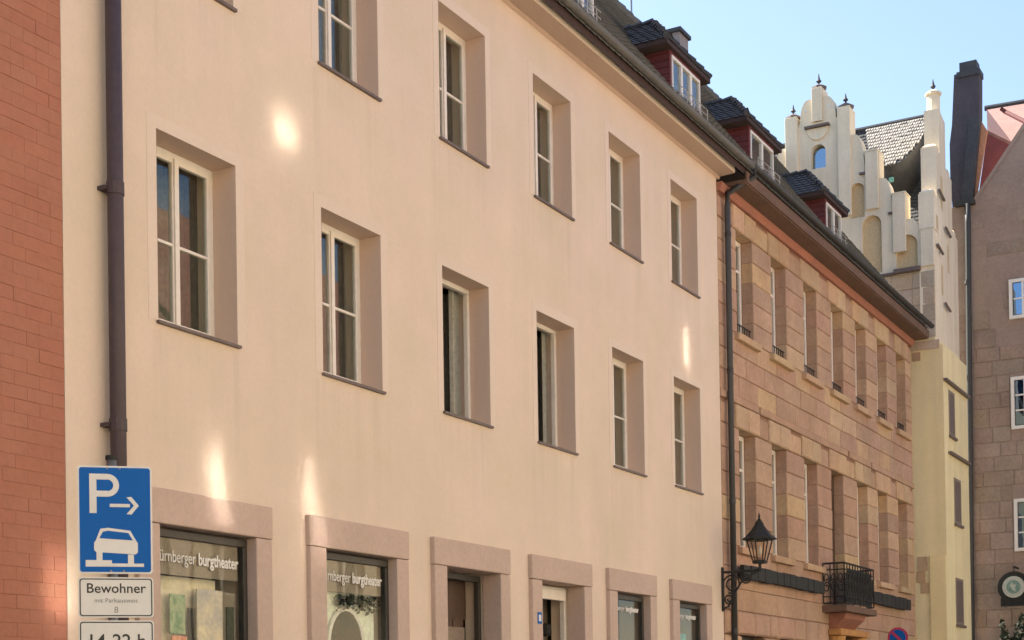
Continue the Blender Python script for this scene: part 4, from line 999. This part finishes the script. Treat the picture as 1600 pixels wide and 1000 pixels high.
panel('display_panel', 18.45, 19.3, GZ+.3, 1.0, yd+.3, 'ivy', 'dark green display panel in the shop window right of the two doorways', 'display panel')

# ------------------------------------------------------------------ sunlit houses across the street (behind the photographer)
def opposite(x0, x1, h, M, label, n):
    t = thing('street_house', label, 'house', ((x0+x1)/2, -3.5, GZ))
    ws = []
    st = (x1-x0)/n
    for k in range(n):
        c = x0+st*(k+.5)
        for z in (-.9, 2.6, 5.6):
            if z+1.8 < h: ws.append((c-.55, c+.55, z, z+1.7))
    wall_y(MB(), x0, x1, GZ, h, -3.5, -3.9, ws).build('wall', K[M], t)
    for a, b, c, d in ws:
        f_ = MB(); y = -3.75
        f_.box(a, b, y, y+.06, d-.07, d); f_.box(a, b, y, y+.06, c, c+.07); f_.box(a, a+.07, y, y+.06, c+.07, d-.07); f_.box(b-.07, b, y, y+.06, c+.07, d-.07); f_.box((a+b)/2-.04, (a+b)/2+.04, y, y+.06, c+.07, d-.07)
        w = f_.build('window', K['white'], t); MB().box(a+.07, b-.07, y+.01, y+.015, c+.07, d-.07).build('pane', K['oppglass'], w)
    MB().box(x0, x1, -10, -4.3, GZ, h).build('rooms', K['room'], t)
    MB().prism([(-3.2, h), (-7.1, h+4.4), (-11, h)], 'x', x0, x1).build('roof', K['redroof'], t)
    return t
opp_a = opposite(-22, -6.1, 7.6, 'oppcream', 'cream house across the street, behind and left of the viewpoint', 7)
opp_b = opposite(-6, 9.9, 8.2, 'oppcream', 'cream house across the street directly behind the viewpoint', 7)
opp_c = opposite(10, 23.9, 7.8, 'opprose', 'rose house across the street facing the long peach house', 6)
opposite(24, 37.5, 8.0, 'oppcream', 'cream house across the street facing the sandstone house', 6)

# added attic reflectors out of view, bowed and aimed to throw sun onto the fronts
def attic_reflector(house, M_, target, w, h, spot_w, spot_h, skew=0.0):
    M_ = Vector(M_); t = Vector(target); d = (t-M_).length
    n = (sv + (t-M_)/d).normalized(); u = Vector((0, 0, 1)).cross(n).normalized(); v = n.cross(u)
    cth = n.dot(sv)
    fu, fv = d/max(.05, 1-spot_w/w), d/max(.05, 1-spot_h/h)
    Ru, Rv = 2*fu*cth, 2*fv/cth
    def pt(a, b, off=0):
        dl = a*a/(2*Ru) + b*b/(2*Rv) + skew*a*b/(2*d) + .00012*noise.noise(Vector((a*4+M_.x, b*4, M_.z)))
        return M_ + u*a + v*b + n*(dl+off)
    mb = MB(); N = 24
    for j in range(N+1):
        for i in range(N+1): mb.v.append(tuple(pt(-w/2+w*i/N, -h/2+h*j/N)))
    for j in range(N):
        for i in range(N): k = j*(N+1)+i; mb.f.append((k, k+1, k+N+2, k+N+1))
    fr = MB()
    for a0, a1, b0, b1 in ((-w/2-.07, w/2+.07, h/2, h/2+.07), (-w/2-.07, w/2+.07, -h/2-.07, -h/2), (-w/2-.07, -w/2, -h/2, h/2), (w/2, w/2+.07, -h/2, h/2)):
        c = [M_+u*a+v*b+n*o for o in (-.04, .03) for a, b in ((a0, b0), (a1, b0), (a1, b1), (a0, b1))]; k = len(fr.v)
        fr.v += [tuple(x) for x in c]; fr.f += [tuple(k+i for i in q) for q in ((0,3,2,1),(4,5,6,7),(0,1,5,4),(1,2,6,5),(2,3,7,6),(3,0,4,7))]
    win = fr.build('attic_reflector', K['white'], house)
    mb.build('pane', K['sunglass'], win, smooth=True)
    x, y, z = M_; a = w/2+.09; b = h/2+.1                # dormer-shaped housing added around the reflector
    dm = MB(); dm.prism([(y-.22, z-b), (y-.10-.3, z+b), (y-2.2, z+b), (y-.4, z-b)], 'x', x-a, x-a+.05); dm.prism([(y-.22, z-b), (y-.10-.3, z+b), (y-2.2, z+b), (y-.4, z-b)], 'x', x+a-.05, x+a)
    dm.prism([(y-.1, z+b+.04), (y-2.4, z+b+.5), (y-2.4, z+b+.4), (y-.1, z+b-.02)], 'x', x-a-.1, x+a+.1); dm.build('reflector_housing', K['redroof'], win)
    MB().box(x-a+.06, x+a-.06, y-.8, y-.75, z-b, z+b).build('room_back', K['room'], win)
attic_reflector(opp_c, (11.5, -4.6, 10.6), (11.27, YF, 5.55), 1.7, 2.1, .34, .30, skew=.07)
attic_reflector(opp_c, (14.0, -4.6, 10.6), (11.60, YF, 1.98), 1.7, 2.3, .10, .88)
attic_reflector(opp_b, (8.7, -4.6, 10.8), (10.22, YF, 2.02), 1.8, 2.4, .08, .74)
attic_reflector(opp_b, (6.2, -4.6, 10.8), (8.36, YF, 1.04), 1.8, 2.3, .18, .42)
attic_reflector(opp_c, (20.6, -4.6, 10.6), (21.08, YF, 5.50), 1.6, 2.2, .03, .50)
